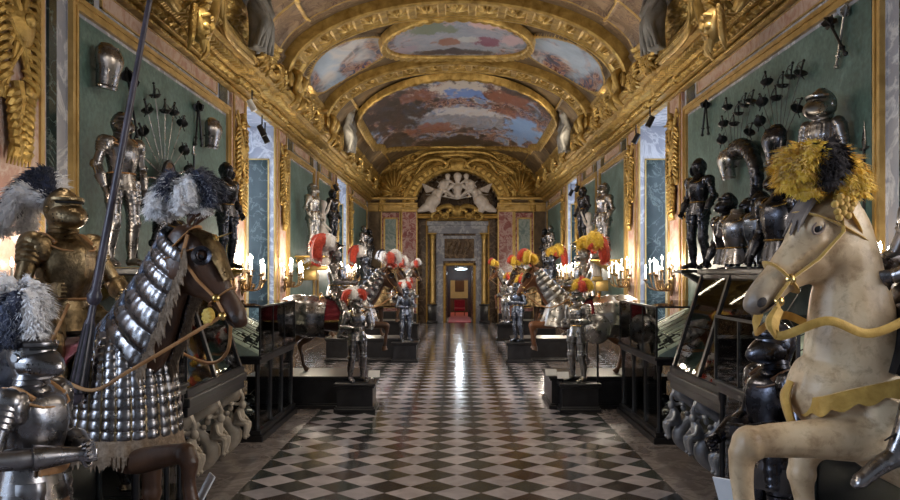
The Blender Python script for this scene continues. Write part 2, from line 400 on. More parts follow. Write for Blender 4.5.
# ---------------------------------------------------------------- side walls with window embrasures
WINS = [(1.2, 3.9), (16.1, 18.7), (28.2, 30.9)]
PANS0 = [(8.75, 14.9), (20.05, 23.75), (24.25, 27.1), (32.1, 37.6)]
PILS0 = [(3.9, 5.1), (7.0, 8.3), (14.9, 16.1), (18.7, 19.95), (27.15, 28.2), (30.9, 32.0)]
ZT = 5.76
win_i = 0
for s, side in ((-1, 'left'), (1, 'right')):
    dl = 0 if s < 0 else -.8
    PANS = [(8.75+dl, 14.9)]+PANS0[1:]; PILS = [PILS0[0], (7.0+dl, 8.3+dl)]+PILS0[2:]
    b = B(); cuts = [Y0] + [y for w in WINS for y in w] + [YE+1.2]
    for k in range(0, len(cuts), 2): bx(b, s*WX, s*(WX+1.15), cuts[k], cuts[k+1], 0, ZT)
    bx(b, s*WX, s*(WX+1.15), Y0, YE+1.2, ZT, 7.0)
    struct('wall_'+side, b, M['m_grey'])
    # jamb linings: dark green slab in a thin gold frame on the far jamb, sloping daylight window behind
    for (a, e) in WINS:
        win_i += 1
        b = B(); bx(b, s*(WX+.95), s*(WX+1.1), a, e, 0, ZT)
        w = struct('window_%d' % win_i, b, M['daylight'])
        b = B()
        for k in range(4):
            yy = a+(e-a)*k/3; bx(b, s*(WX+.88), s*(WX+.96), yy-.04, yy+.04, .9, ZT)
        for zz in (.9, 2.4, 3.9, 5.0): bx(b, s*(WX+.88), s*(WX+.96), a, e, zz-.03, zz+.03)
        obj('window_frame', b, M['m_grey'], w, False)
        bg, bs = B(), B()
        for yj, sg in ((e, -1), (a, 1)):
            x0, x1 = WX+.12, WX+.62
            for (p0, p1, q0, q1) in ((x0, x0+.03, .9, 5.02), (x1-.03, x1, .9, 5.02), (x0, x1, 5.0, 5.03), (x0, x1, .9, .93)):
                bx(bg, s*p0, s*p1, yj, yj+sg*.02, q0, q1)
            bx(bs, s*(x0+.03), s*(x1-.03), yj, yj+sg*.01, .93, 5.0)
        trim(bs, M['m_green']); trim(bg, M['gold_flat'])
        b = B()
        for yj in (a-.06, e+.06): 
            bx(b, s*(WX-.03), s*(WX+.01), yj-.1, yj+.1, .9, ZT)
        trim(b, M['gold_flat'])
    # pilasters
    bp, bg = B(), B()
    for (a, e) in PILS:
        bx(bp, s*(WX-.05), s*WX, a+.1, e-.1, .0, ZT-.02)
        for q in (a+.2, e-.2): bx(bg, s*(WX-.075), s*(WX-.02), q-.035, q+.035, .9, ZT-.03)
    trim(bp, M['m_pink']); trim(bg, M['gold_flat'])
    b = B()
    for (a, e) in PANS: bx(b, s*(WX-.012), s*WX, a-.02, e+.02, .9, 5.74)
    # dark green slab between pilaster and framed panel
    bx(b, s*(WX-.02), s*WX, 8.33+dl, 8.5+dl, .9, ZT-.02)
    for o_ in (14.96,): pass
    b2 = B(); bx(b2, s*(WX-.03), s*WX, 8.31+dl, 8.47+dl, .9, ZT-.02)
    for (a, e) in PANS: bx(b2, s*(WX-.024), s*WX, e-.6, e-.1, 5.46, 5.73); bx(b2, s*(WX-.024), s*WX, a+.1, a+.6, 5.46, 5.73)
    trim(b, M['m_grey']); trim(b2, M['m_green'])
    # framed green fields: stepped gilt frame
    bgf, bgn = B(), B()
    for (a, e) in PANS:
        zt, zb = 5.43, .95
        def fr(bm, a, e, zb, zt, w, t0, t1):
            bx(bm, s*(WX-t1), s*(WX-t0), a, a+w, zb+w, zt-w); bx(bm, s*(WX-t1), s*(WX-t0), e-w, e, zb+w, zt-w)
            bx(bm, s*(WX-t1), s*(WX-t0), a, e, zt-w, zt); bx(bm, s*(WX-t1), s*(WX-t0), a, e, zb, zb+w)
        fr(bgf, a, e, zb, zt, .055, .0, .07); fr(bgf, a+.05, e-.05, zb+.05, zt-.05, .07, .0, .045); fr(bgf, a+.115, e-.115, zb+.1, zt-.1, .045, 0, .06)
        bx(bgn, s*(WX-.03), s*WX, a+.24, e-.24, zb+.2, zt-.2)
        # small inset pink strip above, thin gold frame
        if e-a > 3:
            pass
    trim(bgf, M['gold_flat']); trim(bgn, M['green'])
    bq, bqg = B(), B()
    for (a, e) in PANS:
        bx(bq, s*(WX-.03), s*WX, a+.8, e-.8, 5.52, 5.7)
        bx(bqg, s*(WX-.04), s*WX, a+.77, e-.77, 5.5, 5.52); bx(bqg, s*(WX-.04), s*WX, a+.77, e-.77, 5.7, 5.715); bx(bqg, s*(WX-.04), s*WX, a+.77, a+.8, 5.5, 5.71); bx(bqg, s*(WX-.04), s*WX, e-.8, e-.77, 5.5, 5.71)
    trim(bq, M['m_pink']); trim(bqg, M['gold_flat'])
    b = B(); bx(b, s*(WX-.12), s*WX, Y0, YE, 0, .28); bx(b, s*(WX-.08), s*WX, Y0, YE, .28, .9)
    struct('baseboard_'+side, b, M['m_brown'])

# ---------------------------------------------------------------- cornice, profile swept down the hall with modelled relief
def ygrid(y0, y1, k):
    n = int(math.log(y1/y0)/k); return y0*np.exp(np.linspace(0, math.log(y1/y0), n))
CORN = [(4.2,5.44,0),(4.1,5.46,5),(4.1,5.52,0),(4.15,5.53,0),(4.15,5.56,0),(4.02,5.575,0),(4.02,5.61,0),(4.07,5.625,0),(4.08,5.64,1),(4.04,5.86,0),(3.98,5.87,2),(3.9,5.94,0),(3.96,5.955,0),(3.9,5.965,3),(3.78,5.975,0),(3.78,6.03,0),(3.67,6.045,0),(3.66,6.1,0),(3.71,6.115,0),(3.6,6.14,4),(3.55,6.2,0),(3.6,6.24,0),(3.8,6.26,0),(3.8,6.6,0)]
CORN = [(c[0], 5.74+(c[1]-5.44)*.634 if c[1] < 6.3 else c[1], c[2]) for c in CORN]
pts = np.array([(c[0], c[1]) for c in CORN]); seg = np.sqrt(((pts[1:]-pts[:-1])**2).sum(1)); cum = np.r_[0, np.cumsum(seg)]
vv = np.unique(np.r_[np.linspace(0, cum[-1], 120), cum])
px = np.interp(vv, cum, pts[:, 0]); pz = np.interp(vv, cum, pts[:, 1])
kind = np.array([CORN[min(np.searchsorted(cum, t, 'right')-1, len(CORN)-2)][2] for t in vv])
tx = np.gradient(px); tz = np.gradient(pz); ln = np.sqrt(tx**2+tz**2)+1e-9
nx, nz = -tz/ln, tx/ln      # towards the hall
sgn = np.sign(-(nx)); sgn = 1
def breaks(Y):
    g = np.zeros_like(Y)
    for a, e in [(3.9,5.1),(7.2,8.3),(14.8,16.2),(17.0,18.9),(21.9,23.5),(27.1,28.2),(30.9,32.1)]:
        g = np.maximum(g, np.clip(np.minimum(Y-a, e-Y)/.02, 0, 1))
    return g
for s, side in ((-1, 'left'), (1, 'right')):
    Yv = ygrid(6.5, YE, .0019)
    YY, VV = np.meshgrid(Yv, vv, indexing='ij')
    KK = np.broadcast_to(kind, YY.shape)
    h = np.zeros_like(YY)
    v1 = cum[8]; fv = np.clip((VV-v1)/(cum[9]-v1), 0, 1); fu = np.abs(np.mod(YY, .24)/.24-.5)*2
    leaf = np.clip(1-((fu/.55)**2+((fv-.5)/.5)**2), 0, 1)**.5*(.6+.4*np.abs(np.cos(np.arctan2(fu, fv+.05)*7)))
    h += (KK == 1)*(.1*leaf*np.sin(np.clip(fv,0,1)*PI)**.3 + .07*scroll(YY+.12, VV, .12, .3)*(fu > .5))
    h += (KK == 2)*.045*np.clip(np.abs(np.sin(YY*PI/.085))*1.3-.3, 0, 1)
    h += (KK == 3)*.06*(np.mod(YY, .15) < .085)
    h += (KK == 4)*.045*np.abs(np.sin(YY*PI/.13))
    h += (KK == 5)*.03*np.abs(np.sin(YY*PI/.09))
    X = px[None, :] + nx[None, :]*h - .07*breaks(YY)*(VV > .2)*(VV < cum[-3])
    Z = pz[None, :] + nz[None, :]*h
    tn[0] += 1
    gridmesh('trim_%d' % tn[0], s*X, YY, Z, M['gold'], kind='structure')

# ---------------------------------------------------------------- vault
VA, VB, VZ = 3.8, 1.82, 6.55
def vault(Y, th, off=0):       # th 0..pi, off inward
    a, bb = VA-off, VB-off
    return a*np.cos(th), Y, VZ+bb*np.sin(th)
Yv = ygrid(9.0, YE+.3, .0024); tv = np.linspace(.0, PI, 420)
YY, TT = np.meshgrid(Yv, tv, indexing='ij')
XX = VA*np.cos(TT)
side = np.abs(XX)
oval = (XX/1.9)**2 + ((YY-20.0)/1.85)**2
off = np.zeros_like(YY)
off += .02*np.clip(fnoise(YY, TT*3.2, .9, 5), 0, 1)
mi = np.zeros(YY.shape, int)
# painted bands between gilt fillets along the springing
spring = np.abs(np.abs(TT-PI/2)-PI/2)   # angle from springing
fil = (spring > .2) & (spring < .25)
mi[(spring < .2)] = 1; off += (spring < .2)*(.03+.08*scroll(YY, spring*3.4, .34, 1.))
mi[fil] = 1; off[fil] += .07
# first bay (near): brown grotesque with gilt framing ribs
# small gilt frames
def fillet(cond, d):
    mi[cond] = 1; off[cond] += d
for yc in (9.9, 12.6, 15.4, 16.6): fillet(np.abs(YY-yc) < .07, .07)
fillet((np.abs(spring-1.0) < .015) & (YY < 16.6), .05)
fillet((np.abs(spring-.62) < .012) & (YY < 17), .05)
rim = (YY > 16.6) & (YY < 17.2); mi[rim] = 0
# bay with the oval: blue sky fields at the flanks
q = np.sqrt(((YY-20.35)/1.35)**2 + ((spring-.68)/.42)**2)
mi[(q < 1) & (YY > 18.7) & (YY < 22)] = 2
fillet((q >= 1) & (q < 1.12) & (YY > 18.7) & (YY < 22), .08)
# far bay
d = (YY-23.3)
fillet((YY > 23.4) & (YY < 23.55), .06)
fillet((np.abs(spring-.6) < .012) & (YY > 23.4), .06)
m2 = (YY > 24.2) & (np.abs(np.mod(YY, 2.6)-.4) < .06) & (spring < .6); fillet(m2, .07)
X, Y_, Z = vault(YY, TT, off)
gridmesh('ceiling', X, Y_, Z, [M['ochre'], M['gold'], M['fresco_sky'], M['grot']], kind='structure', mi=np.where((YY < 17) & (mi == 0), 3, mi)[:-1, :-1])
b = B()   # attic behind the cornice, and the plain shell over the near end
bx(b, -5.4, 5.4, Y0, YE+1.2, 8.7, 8.9); struct('roof_slab', b, M['dark'])
b = B()
for s in (-1, 1): bx(b, s*3.86, s*5.3, Y0, YE+1.2, 6.9, 8.7)
trim(b, M['dark'])
YYn, TTn = np.meshgrid(np.linspace(Y0, 9.02, 12), np.linspace(0, PI, 40), indexing='ij'); X, Y_, Z = vault(YYn, TTn)
tn[0] += 1; gridmesh('trim_%d' % tn[0], X, Y_, Z, M['ochre'], kind='structure')
for s in (-1, 1):    # near, unornamented run of cornice
    Yn, _ = np.meshgrid(np.array([Y0, 6.5]), px, indexing='ij')
    tn[0] += 1; gridmesh('trim_%d' % tn[0], s*np.broadcast_to(px, Yn.shape).copy(), Yn, np.broadcast_to(pz, Yn.shape).copy(), M['gold_flat'], kind='structure')

# transverse ribs: coffered bands with scrolls
def rib(y0, y1, a=3.6, bb=1.68, z0=6.5, nco=17):
    tn[0] += 1
    prof = [(y0, -.22), (y0, .02), (y0+.06, .05), (y0+.12, .05), (y0+.14, 0), (y1-.14, 0), (y1-.12, .05), (y1-.06, .05), (y1, .02), (y1, -.22)]
    w = np.array(prof); sg = np.sqrt(((w[1:]-w[:-1])**2).sum(1)); cu = np.r_[0, np.cumsum(sg)]
    v = np.unique(np.r_[np.linspace(0, cu[-1], 90), cu]); yy = np.interp(v, cu, w[:, 0]); oo = np.interp(v, cu, w[:, 1])
    t = np.linspace(0, PI, 640)
    T, Y = np.meshgrid(t, yy, indexing='ij'); O = np.broadcast_to(oo, T.shape).copy()
    inner = (Y > y0+.15) & (Y < y1-.15)
    arc = T/PI*nco; f = np.abs(arc-np.floor(arc)-.5)*2
    cell = 1.0*(f < .72)
    yc = (Y-(y0+y1)/2)/((y1-y0)/2-.15)
    O += inner*(.03 - .075*cell*(np.abs(yc) < .8))
    L = (a+bb)/2*PI/nco
    ph = np.arctan2(yc, f*.9); rr = np.sqrt(yc**2+f**2)
    ros = np.clip(np.cos(4*ph+5*rr)*.6+.4, 0, 1)*np.clip(1.2-rr*1.2, 0, 1)
    O += inner*cell*(np.abs(yc) < .8)*.11*ros
    X = (a-O)*np.cos(T); Z = z0+(bb-O)*np.sin(T)
    gridmesh('trim_%d' % tn[0], X, Y, Z, M['gold'], kind='structure')
rib(17.2, 18.35); rib(22.3, 23.3)

# canvases on the vault
def canvas(name, label, xs, ys, off, mat, fmat, rim_w=.16):
    """xs, ys: outline in (X, Y); the canvas follows the vault, its frame is a moulding along the outline"""
    t = thing(name, label, 'ceiling painting', (0, 0, 0))
    n = len(xs); cx, cy = sum(xs)/n, sum(ys)/n
    xs, ys = np.array(xs), np.array(ys)
    R = np.linspace(0, 1, 40)
    X = cx+np.outer(R, xs-cx); Y = cy+np.outer(R, ys-cy)
    a, bb = VA-off, VB-off
    Z = VZ+bb*np.sqrt(np.clip(1-(X/a)**2, 0, 1))
    gridmesh('canvas', X, Y, Z, mat, t, closed_v=True)
    prof = [(0, -.02), (0, .05), (.04, .09), (.1, .07), (.15, .11), (rim_w+.02, .08), (rim_w+.06, -.1)]
    dxn = np.roll(ys, -1)-np.roll(ys, 1); dyn = -(np.roll(xs, -1)-np.roll(xs, 1)); l = np.sqrt(dxn**2+dyn**2)+1e-9
    dxn, dyn = dxn/l, dyn/l
    sgn = np.sign((dxn*(xs-cx)+dyn*(ys-cy)).sum()); dxn *= sgn; dyn *= sgn
    k = np.arange(n)
    rows = []
    for i, (w, hgt) in enumerate(prof):
        X = xs+dxn*w; Y = ys+dyn*w
        hh = off+hgt + (.035*np.abs(np.sin(k*PI/5)) if i in (2, 4) else 0)
        Z = VZ+(VB-hh)*np.sqrt(np.clip(1-(X/(VA-hh))**2, 0, 1)); rows.append((X, Y, Z))
    G = np.array(rows)
    gridmesh('frame', G[:, 0], G[:, 1], G[:, 2], fmat, t, closed_v=True)
    return t
n = 240; tt = np.linspace(0, 2*PI, n, endpoint=False)
canvas('ceiling_painting', 'oval painting of clouds and figures in the vault between the two gilt ribs', 1.72*np.sign(np.cos(tt))*np.abs(np.cos(tt))**.9, 20.1+1.6*np.sin(tt), .16, M['fresco_oval'], M['gold'])
def resample(p, n):
    p = np.array(p+[p[0]], float); sg = np.sqrt(((p[1:]-p[:-1])**2).sum(1)); cu = np.r_[0, np.cumsum(sg)]
    q = np.linspace(0, cu[-1], n, endpoint=False); return np.interp(q, cu, p[:, 0]), np.interp(q, cu, p[:, 1])
out = [(3.08*math.cos(a), 26.5-2.35*math.sin(a)) for a in np.linspace(0, PI, 40)]
out += [(-3.1, 29.0), (-3.1, 31.6), (-2.9, 32.6), (-2.9, 33.6), (-2.6, 34.2), (-2.2, 35.2), (-1.2, 36.8), (0, 37.4), (1.2, 36.8), (2.2, 35.2), (2.6, 34.2), (2.9, 33.6), (2.9, 32.6), (3.1, 31.6), (3.1, 29.0)]
xs, ys = resample(out, 400)
canvas('ceiling_painting', 'large painting of a cloudy sky with figures at the far end of the vault', xs, ys, .16, M['fresco_big'], M['gold'])
# ---------------------------------------------------------------- far wall
# metres from sightings at the far wall plane
def fx(x, Y=YE): return (x-CX)/F*Y
def fz(y, Y=YE): return H-(y-CY)/F*Y
YR = YE+.8
b = B()
bx(b, -4.6, -1.95, YE, YE+.4, 0, 5.35); bx(b, 2.0, 4.6, YE, YE+.4, 0, 5.35)
# over the arch: fan of boxes following the opening
N = 26
for k in range(N):
    a0, a1 = PI*k/N, PI*(k+1)/N
    x0, x1 = 2.02*math.cos(a0), 2.02*math.cos(a1)
    z = 5.35+1.86*min(math.sin(a0), math.sin(a1))
    bx(b, x0, x1, YE, YE+.4, z, 8.6)
bx(b, -4.6, -2.0, YE, YE+.4, 5.35, 8.6); bx(b, 2.0, 4.6, YE, YE+.4, 5.35, 8.6)
struct('wall_back', b, M['ochre'])
b = B()   # recessed wall with the doorway hole
DX0, DX1, DZ = -.5, .74, 2.72
bx(b, -2.3, DX0, YR, YR+.5, 0, 7.4); bx(b, DX1, 2.3, YR, YR+.5, 0, 7.4); bx(b, DX0, DX1, YR, YR+.5, DZ, 7.4)
for x in (-2.0, 2.05): bx(b, x-.05, x+.05, YE+.3, YR, 0, 7.3)
struct('wall_recess', b, M['m_brown'])
# marble facing: red pilasters, blue panels in gilt frames
for s, (r0, r1, p0, p1) in ((-1, (-2.58, -1.93, -3.55, -2.72)), (1, (1.98, 2.62, 2.76, 3.6))):
    b = B(); bx(b, r0, r1, YE-.12, YE, 0, 5.3); trim(b, M['m_red'])
    b = B(); bx(b, p0, p1, YE-.04, YE, .6, 5.25); trim(b, M['m_red'])
    b = B(); bx(b, p0+.12, p1-.12, YE-.06, YE, .8, 4.95); trim(b, M['m_blue'])
    b = B()
    for (a, c, d, e) in ((p0+.08, p0+.15, .8, 5.0), (p1-.15, p1-.08, .8, 5.0), (p0+.08, p1-.08, 4.95, 5.02), (p0+.08, p1-.08, .75, .82), (r0-.06, r0, 0, 5.3), (r1, r1+.06, 0, 5.3), (p0-.05, p0, .3, 5.3), (p1, p1+.04, .3, 5.3)):
        bx(b, a, c, YE-.1, YE, d, e)
    trim(b, M['gold_flat'])
    b = B()   # capitals and entablature
    x0, x1 = (r0-.05, r1+.08) if s < 0 else (r0-.08, r1+.05)
    bx(b, x0, x1, YE-.2, YE, 5.28, 5.42, .02); bx(b, x0-.05, x1+.05, YE-.26, YE, 5.42, 5.5, .02)
    q0, q1 = (-4.2, r1+.08) if s < 0 else (r0-.08, 4.2)
    bx(b, q0, q1, YE-.16, YE, 5.3, 5.62, .02); bx(b, q0, q1, YE-.24, YE, 5.62, 5.72, .02); bx(b, q0, q1, YE-.34, YE, 5.85, 5.97, .03)
    trim(b, M['gold_flat'])
    b = B(); bx(b, (-3.5 if s < 0 else 2.8), (-2.9 if s < 0 else 3.5), YE-.35, YE-.05, 0, .6, .02); bx(b, -2.7 if s < 0 else 1.95, -1.9 if s < 0 else 2.7, YE-.3, YE, 0, .5, .02)
    trim(b, M['wood_black'])
# gilded end wall above: arch band, shells
t = np.linspace(-.02, PI+.02, 200)
def archband(r0x, r0z, w, y0, y1, mat, z0=5.35, orn=0.0, t=t):
    prof = np.array([(0, y1), (0, y0), (w*.12, y0-.07), (w*.3, y0-.07), (w*.34, y0-.02), (w*.7, y0-.04), (w*.74, y0-.1), (w*.95, y0-.08), (w, y0), (w, y1)])
    sg = np.sqrt(((prof[1:]-prof[:-1])**2).sum(1)); cu = np.r_[0, np.cumsum(sg)]; v = np.unique(np.r_[np.linspace(0, cu[-1], 50), cu])
    rr = np.interp(v, cu, prof[:, 0]); yy = np.interp(v, cu, prof[:, 1])
    T, R = np.meshgrid(t, rr, indexing='ij'); Y = np.broadcast_to(yy, T.shape).copy()
    m = (R > w*.34) & (R < w*.7)
    Y -= orn*m*np.abs(np.sin(T*26))
    tn[0] += 1
    gridmesh('trim_%d' % tn[0], (r0x+R)*np.cos(T), Y, z0+(r0z+R)*np.sin(T), mat, kind='structure')
archband(2.02, 1.84, .62, YE-.1, YE+.1, M['gold'], orn=.05)
archband(3.42, 2.45, .3, YE-.14, YE+.05, M['gold'], orn=.04)
for s in (-1, 1):      # big ribbed shells in the haunches
    th = np.linspace(-.2, PI*.85, 160); r = np.linspace(.08, 1.1, 40)
    T, R = np.meshgrid(th, r, indexing='ij')
    ribs = np.abs(np.sin(T*9))
    cx, cz = s*2.95, 6.15
    X = cx+s*R*np.cos(T)*.62; Z = cz+R*np.sin(T)*.98
    Y = YE-.12-.16*ribs*(R/1.1)-.14*np.sin(R/1.1*PI)
    tn[0] += 1
    gridmesh('trim_%d' % tn[0], X, Y, Z, M['gold'], kind='structure')
# relief ground of the end wall
xx = np.linspace(-3.9, 3.9, 300); zz = np.linspace(5.9, 8.5, 120)
X, Z = np.meshgrid(xx, zz, indexing='ij')
m = ((X/2.2)**2+((Z-5.35)/2.0)**2) > 1
h = .14*scroll(X, Z, .45, .2)
tn[0] += 1
o = gridmesh('trim_%d' % tn[0], X, np.where(m, YE-.03-h, YE+.06), Z, M['gold'], kind='structure')
bm = bmesh.new(); bm.from_mesh(o.data)
bmesh.ops.delete(bm, geom=[f for f in bm.faces if ((f.calc_center_median().x/2.12)**2+((f.calc_center_median().z-5.35)/1.95)**2) < 1], context='FACES')
bm.to_mesh(o.data); bm.free()
b = B()   # broken pediment scrolls and shell keystone over the arch
for s in (-1, 1):
    stube(b, [(s*1.95, YE-.25, 7.05), (s*1.5, YE-.3, 7.6), (s*.9, YE-.32, 7.75), (s*.5, YE-.3, 7.55), (s*.62, YE-.3, 7.35), (s*.85, YE-.3, 7.45)], [.05, .12, .13, .11, .08, .04], 26, 8)
    stube(b, [(s*2.0, YE-.2, 7.7), (s*1.5, YE-.3, 8.0), (s*.9, YE-.3, 8.1), (0, YE-.3, 8.12)], [.04, .09, .1, .1], 20, 8)
    stube(b, [(s*.3, YE-.3, 7.3), (s*.42, YE-.35, 7.6), (s*.2, YE-.35, 7.75), (0, YE-.35, 7.72)], [.04, .08, .07, .07], 14, 8)
lathe(b, [(0, 0), (.35, .02), (.42, .1), (.2, .16), (0, .18)], (0, YE-.2, 7.5), (0, -1, 0), 18, 1, .7)
bx(b, -2.0, 2.0, YE-.1, YE, 8.0, 8.35, .04)
tag(obj('gilt_cartouche', b, M['gold']), 'gilt shell cartouche with scrolls crowning the arch over the far doorway', 'ornament')
# doorway aedicule in the recess
b = B()
YD = YR
for x in (-1.42, -1.36): pass
bx(b, -1.5, -1.42, YD-.1, YD, 0, 5.0); bx(b, 1.48, 1.56, YD-.1, YD, 0, 5.0); bx(b, -1.5, 1.56, YD-.1, YD, 4.92, 5.0)
bx(b, -.66, -.55, YD-.14, YD, 0, DZ+.15); bx(b, .79, .9, YD-.14, YD, 0, DZ+.15); bx(b, -.66, .9, YD-.14, YD, DZ+.05, DZ+.15)
trim(b, M['gold_dim'])
b = B(); bx(b, -1.38, 1.46, YD-.22, YD, 4.3, 4.9, .02); bx(b, -1.45, 1.52, YD-.3, YD, 4.68, 4.9, .03); bx(b, -.78, .98, YD-.1, YD, 2.98, 4.2, .02)
bx(b, -1.0, -.66, YD-.06, YD, 0, 4.3); bx(b, .9, 1.24, YD-.06, YD, 0, 4.3)
trim(b, M['m_grey'])
b = B(); bx(b, -.6, .82, YD-.16, YD-.08, 3.1, 4.05, .02)
for k in range(-2, 3): stube(b, [(.11+k*.2-.1, YD-.2, 3.3), (.11+k*.26, YD-.24, 3.6), (.11+k*.2+.1, YD-.2, 3.9)], [.02, .05, .02], 10, 6)
trim(b, M['m_brown'])
for x, lb in ((-1.18, 'left'), (1.3, 'right')):
    t = thing('column', 'gilded column on a black pedestal, %s of the far doorway' % lb, 'column', (x, YD-.42, 0))
    b = B(); lathe(b, [(.15, .9), (.17, .95), (.13, 1.0), (.14, 2.2), (.115, 3.95), (.13, 4.0)], seg=20); obj('shaft', b, M['gold_flat'], t)
    b = B(); lathe(b, [(.12, 3.98), (.16, 4.1), (.15, 4.16), (.21, 4.27)], seg=12); box(b, (0, 0, 4.29), (.42, .42, .05)); obj('capital', b, M['gold'], t)
    b = B(); box(b, (0, 0, .42), (.4, .4, .84), None, .02); box(b, (0, 0, .06), (.5, .5, .12), None, .01); box(b, (0, 0, .88), (.48, .48, .06), None, .01); obj('pedestal', b, M['wood_black'], t)
# room beyond: dark red-brown reveal, second doorway, cream room with red carpet
b = B()
bx(b, -1.2, DX0-.02, YR+.5, YR+5, 0, 4.0); bx(b, DX1+.02, 1.6, YR+.5, YR+5, 0, 4.0); bx(b, -1.3, 1.7, YR+.5, YR+5, 2.9, 3.1)
Y2 = YR+5
bx(b, -2, -.36, Y2, Y2+.4, 0, 4); bx(b, .6, 2.4, Y2, Y2+.4, 0, 4); bx(b, -.36, .6, Y2, Y2+.4, 2.0, 4)
trim(b, simple('dark_red_panelling', (.05,.016,.012), (.1,.035,.025), .4))
b = B(); bx(b, -2.2, 2.6, YR+.0, Y2+6, -.1, 0.0); trim(b, M['wood_brown'])
b = B(); bx(b, -.42, .68, YR+.1, Y2+5, .0, .02); tag(obj('carpet_runner', b, M['carpet'], smooth=False), 'red carpet runner through the far doorway', 'carpet')
b = B(); bx(b, -2.2, 2.6, Y2+6, Y2+6.2, 0, 4); bx(b, -2.3, -2.2, Y2+.4, Y2+6, 0, 4); bx(b, 2.6, 2.7, Y2+.4, Y2+6, 0, 4); bx(b, -2.3, 2.7, Y2+.4, Y2+6.2, 4, 4.1)
trim(b, M['cream_wall'])
t = thing('armchair', 'red upholstered seat standing in the room beyond the far doorway', 'chair', (.15, Y2+1.2, .02))
b = B(); box(b, (0, 0, .35), (.6, .5, .16), None, .03); obj('seat', b, M['carpet'], t)
b = B(); box(b, (0, .22, .62), (.6, .1, .5), None, .03); obj('backrest', b, M['carpet'], t)
for sx in (-1, 1):
    for sy in (-1, 1):
        b = B(); bx(b, sx*.26-.02, sx*.26+.02, sy*.2-.02, sy*.2+.02, 0, .3); obj('leg', b, M['wood_brown'], t)
b = B(); bx(b, -.5, .75, Y2+5.3, Y2+5.9, .06, .8); bx(b, -.55, .8, Y2+5.25, Y2+5.95, .8, .86, .01); bx(b, -.45, .7, Y2+5.35, Y2+5.9, 0, .06)
tag(obj('sideboard', b, M['wood_brown'], smooth=False), 'dark wooden sideboard at the back of the cream room beyond the doorway', 'sideboard')
b = B(); bx(b, -.12, .44, Y2+5.95, Y2+6.0, 1.25, 2.0)
tag(obj('wall_picture', b, M['wood_brown'], smooth=False), 'dark framed picture hanging in the cream room beyond the doorway', 'picture')
b = B(); lathe(b, [(0, .0), (.2, .0), (.3, .04), (.3, .07), (.1, .1), (0, .12)], (.2, YR+.9, 2.55), seg=24)
t = tag(obj('ceiling_lamp', b, M['lamp_face']), 'round lit lamp hanging inside the top of the far doorway', 'lamp')
b = B(); lathe(b, [(.02, 0), (.02, .3)], (.2, YR+.9, 2.65), seg=8); obj('rod', b, M['black_iron'], t)
b = B(); bx(b, -2.3, 2.35, YE+.3, YR+.6, 7.35, 7.5); trim(b, M['dark'])
b = B(); bx(b, -5.4, 5.4, YE+.35, YE+.5, 7.3, 8.8); bx(b, -5.4, -2.1, YE+.35, YE+.5, 0, 8); bx(b, 2.1, 5.4, YE+.35, YE+.5, 0, 8); trim(b, M['dark'])

# ---------------------------------------------------------------- sconces
SCONCES = []
def sconce_proto():
    t = thing('candle_sconce', 'x', 'sconce')
    b = B(); lathe(b, [(0, 0), (.09, .01), (.1, .03), (.05, .06), (.02, .09)], (0, 0, 0), (1, 0, 0), 16, 1, 1)
    ell(b, (.02, 0, .2), (.03, .06, .12)); ell(b, (.02, 0, -.2), (.03, .05, .12)); obj('back_plate', b, M['sconce_metal'], t)
    for k, (a, r, z) in enumerate([(-1.35, .42, .0), (-.8, .34, .1), (-.3, .5, .02), (.3, .36, .12), (.8, .48, .0), (1.35, .34, .1), (0, .2, .2), (-1.05, .5, .16), (1.05, .24, .24), (-.1, .42, .14)]):
        dx, dy = math.cos(a)*r, math.sin(a)*r
        b = B(); stube(b, [(.03, 0, -.05), (dx*.4, dy*.4, -.2), (dx*.85, dy*.85, -.16), (dx, dy, z-.06)], [.016, .014, .012, .012], 16, 8)
        stube(b, [(dx*.5, dy*.5, -.2), (dx*.6, dy*.6, -.1), (dx*.45, dy*.45, -.08)], .009, 8, 6)
        lathe(b, [(.01, -.06), (.05, -.03), (.055, -.02), (.02, -.015), (.02, 0)], (dx, dy, z), seg=12)
        arm = obj('arm', b, M['sconce_metal'], t)
        b = B(); lathe(b, [(.014, 0), (.014, .19)], (dx, dy, z), seg=8); obj('candle', b, M['paper'], arm)
        b = B(); lathe(b, [(.008, 0), (.017, .02), (.012, .05), (.001, .08)], (dx, dy, z+.19), seg=8); obj('bulb', b, M['flame'], arm)
    return t
proto = None
near = {0: 'framing the near end of the hall', 1: 'just past the big green panel', 2: 'just past the first window', 3: 'second to last before the far wall', 4: 'last before the far wall'}
for i, y in enumerate((7.75, 15.5, 19.3, 27.7, 31.5)):
    for s in (-1, 1):
        if i == 0 and s > 0: y = 7.05
        SCONCES.append((s*(WX-.45), y, 2.35))
        lb = 'brass candle sconce on the %s wall, %s' % ('left' if s < 0 else 'right', near[i])
        z = 2.27
        if proto is None:
            proto = sconce_proto(); proto.location = (s*(WX-.09), y, z); proto.rotation_euler = (0, 0, 0 if s < 0 else PI); proto['label'] = lb; proto['group'] = 'candle sconces along both walls'
        else: dup(proto, (s*(WX-.09), y, z), 0 if s < 0 else PI, lb, 'candle sconces along both walls')
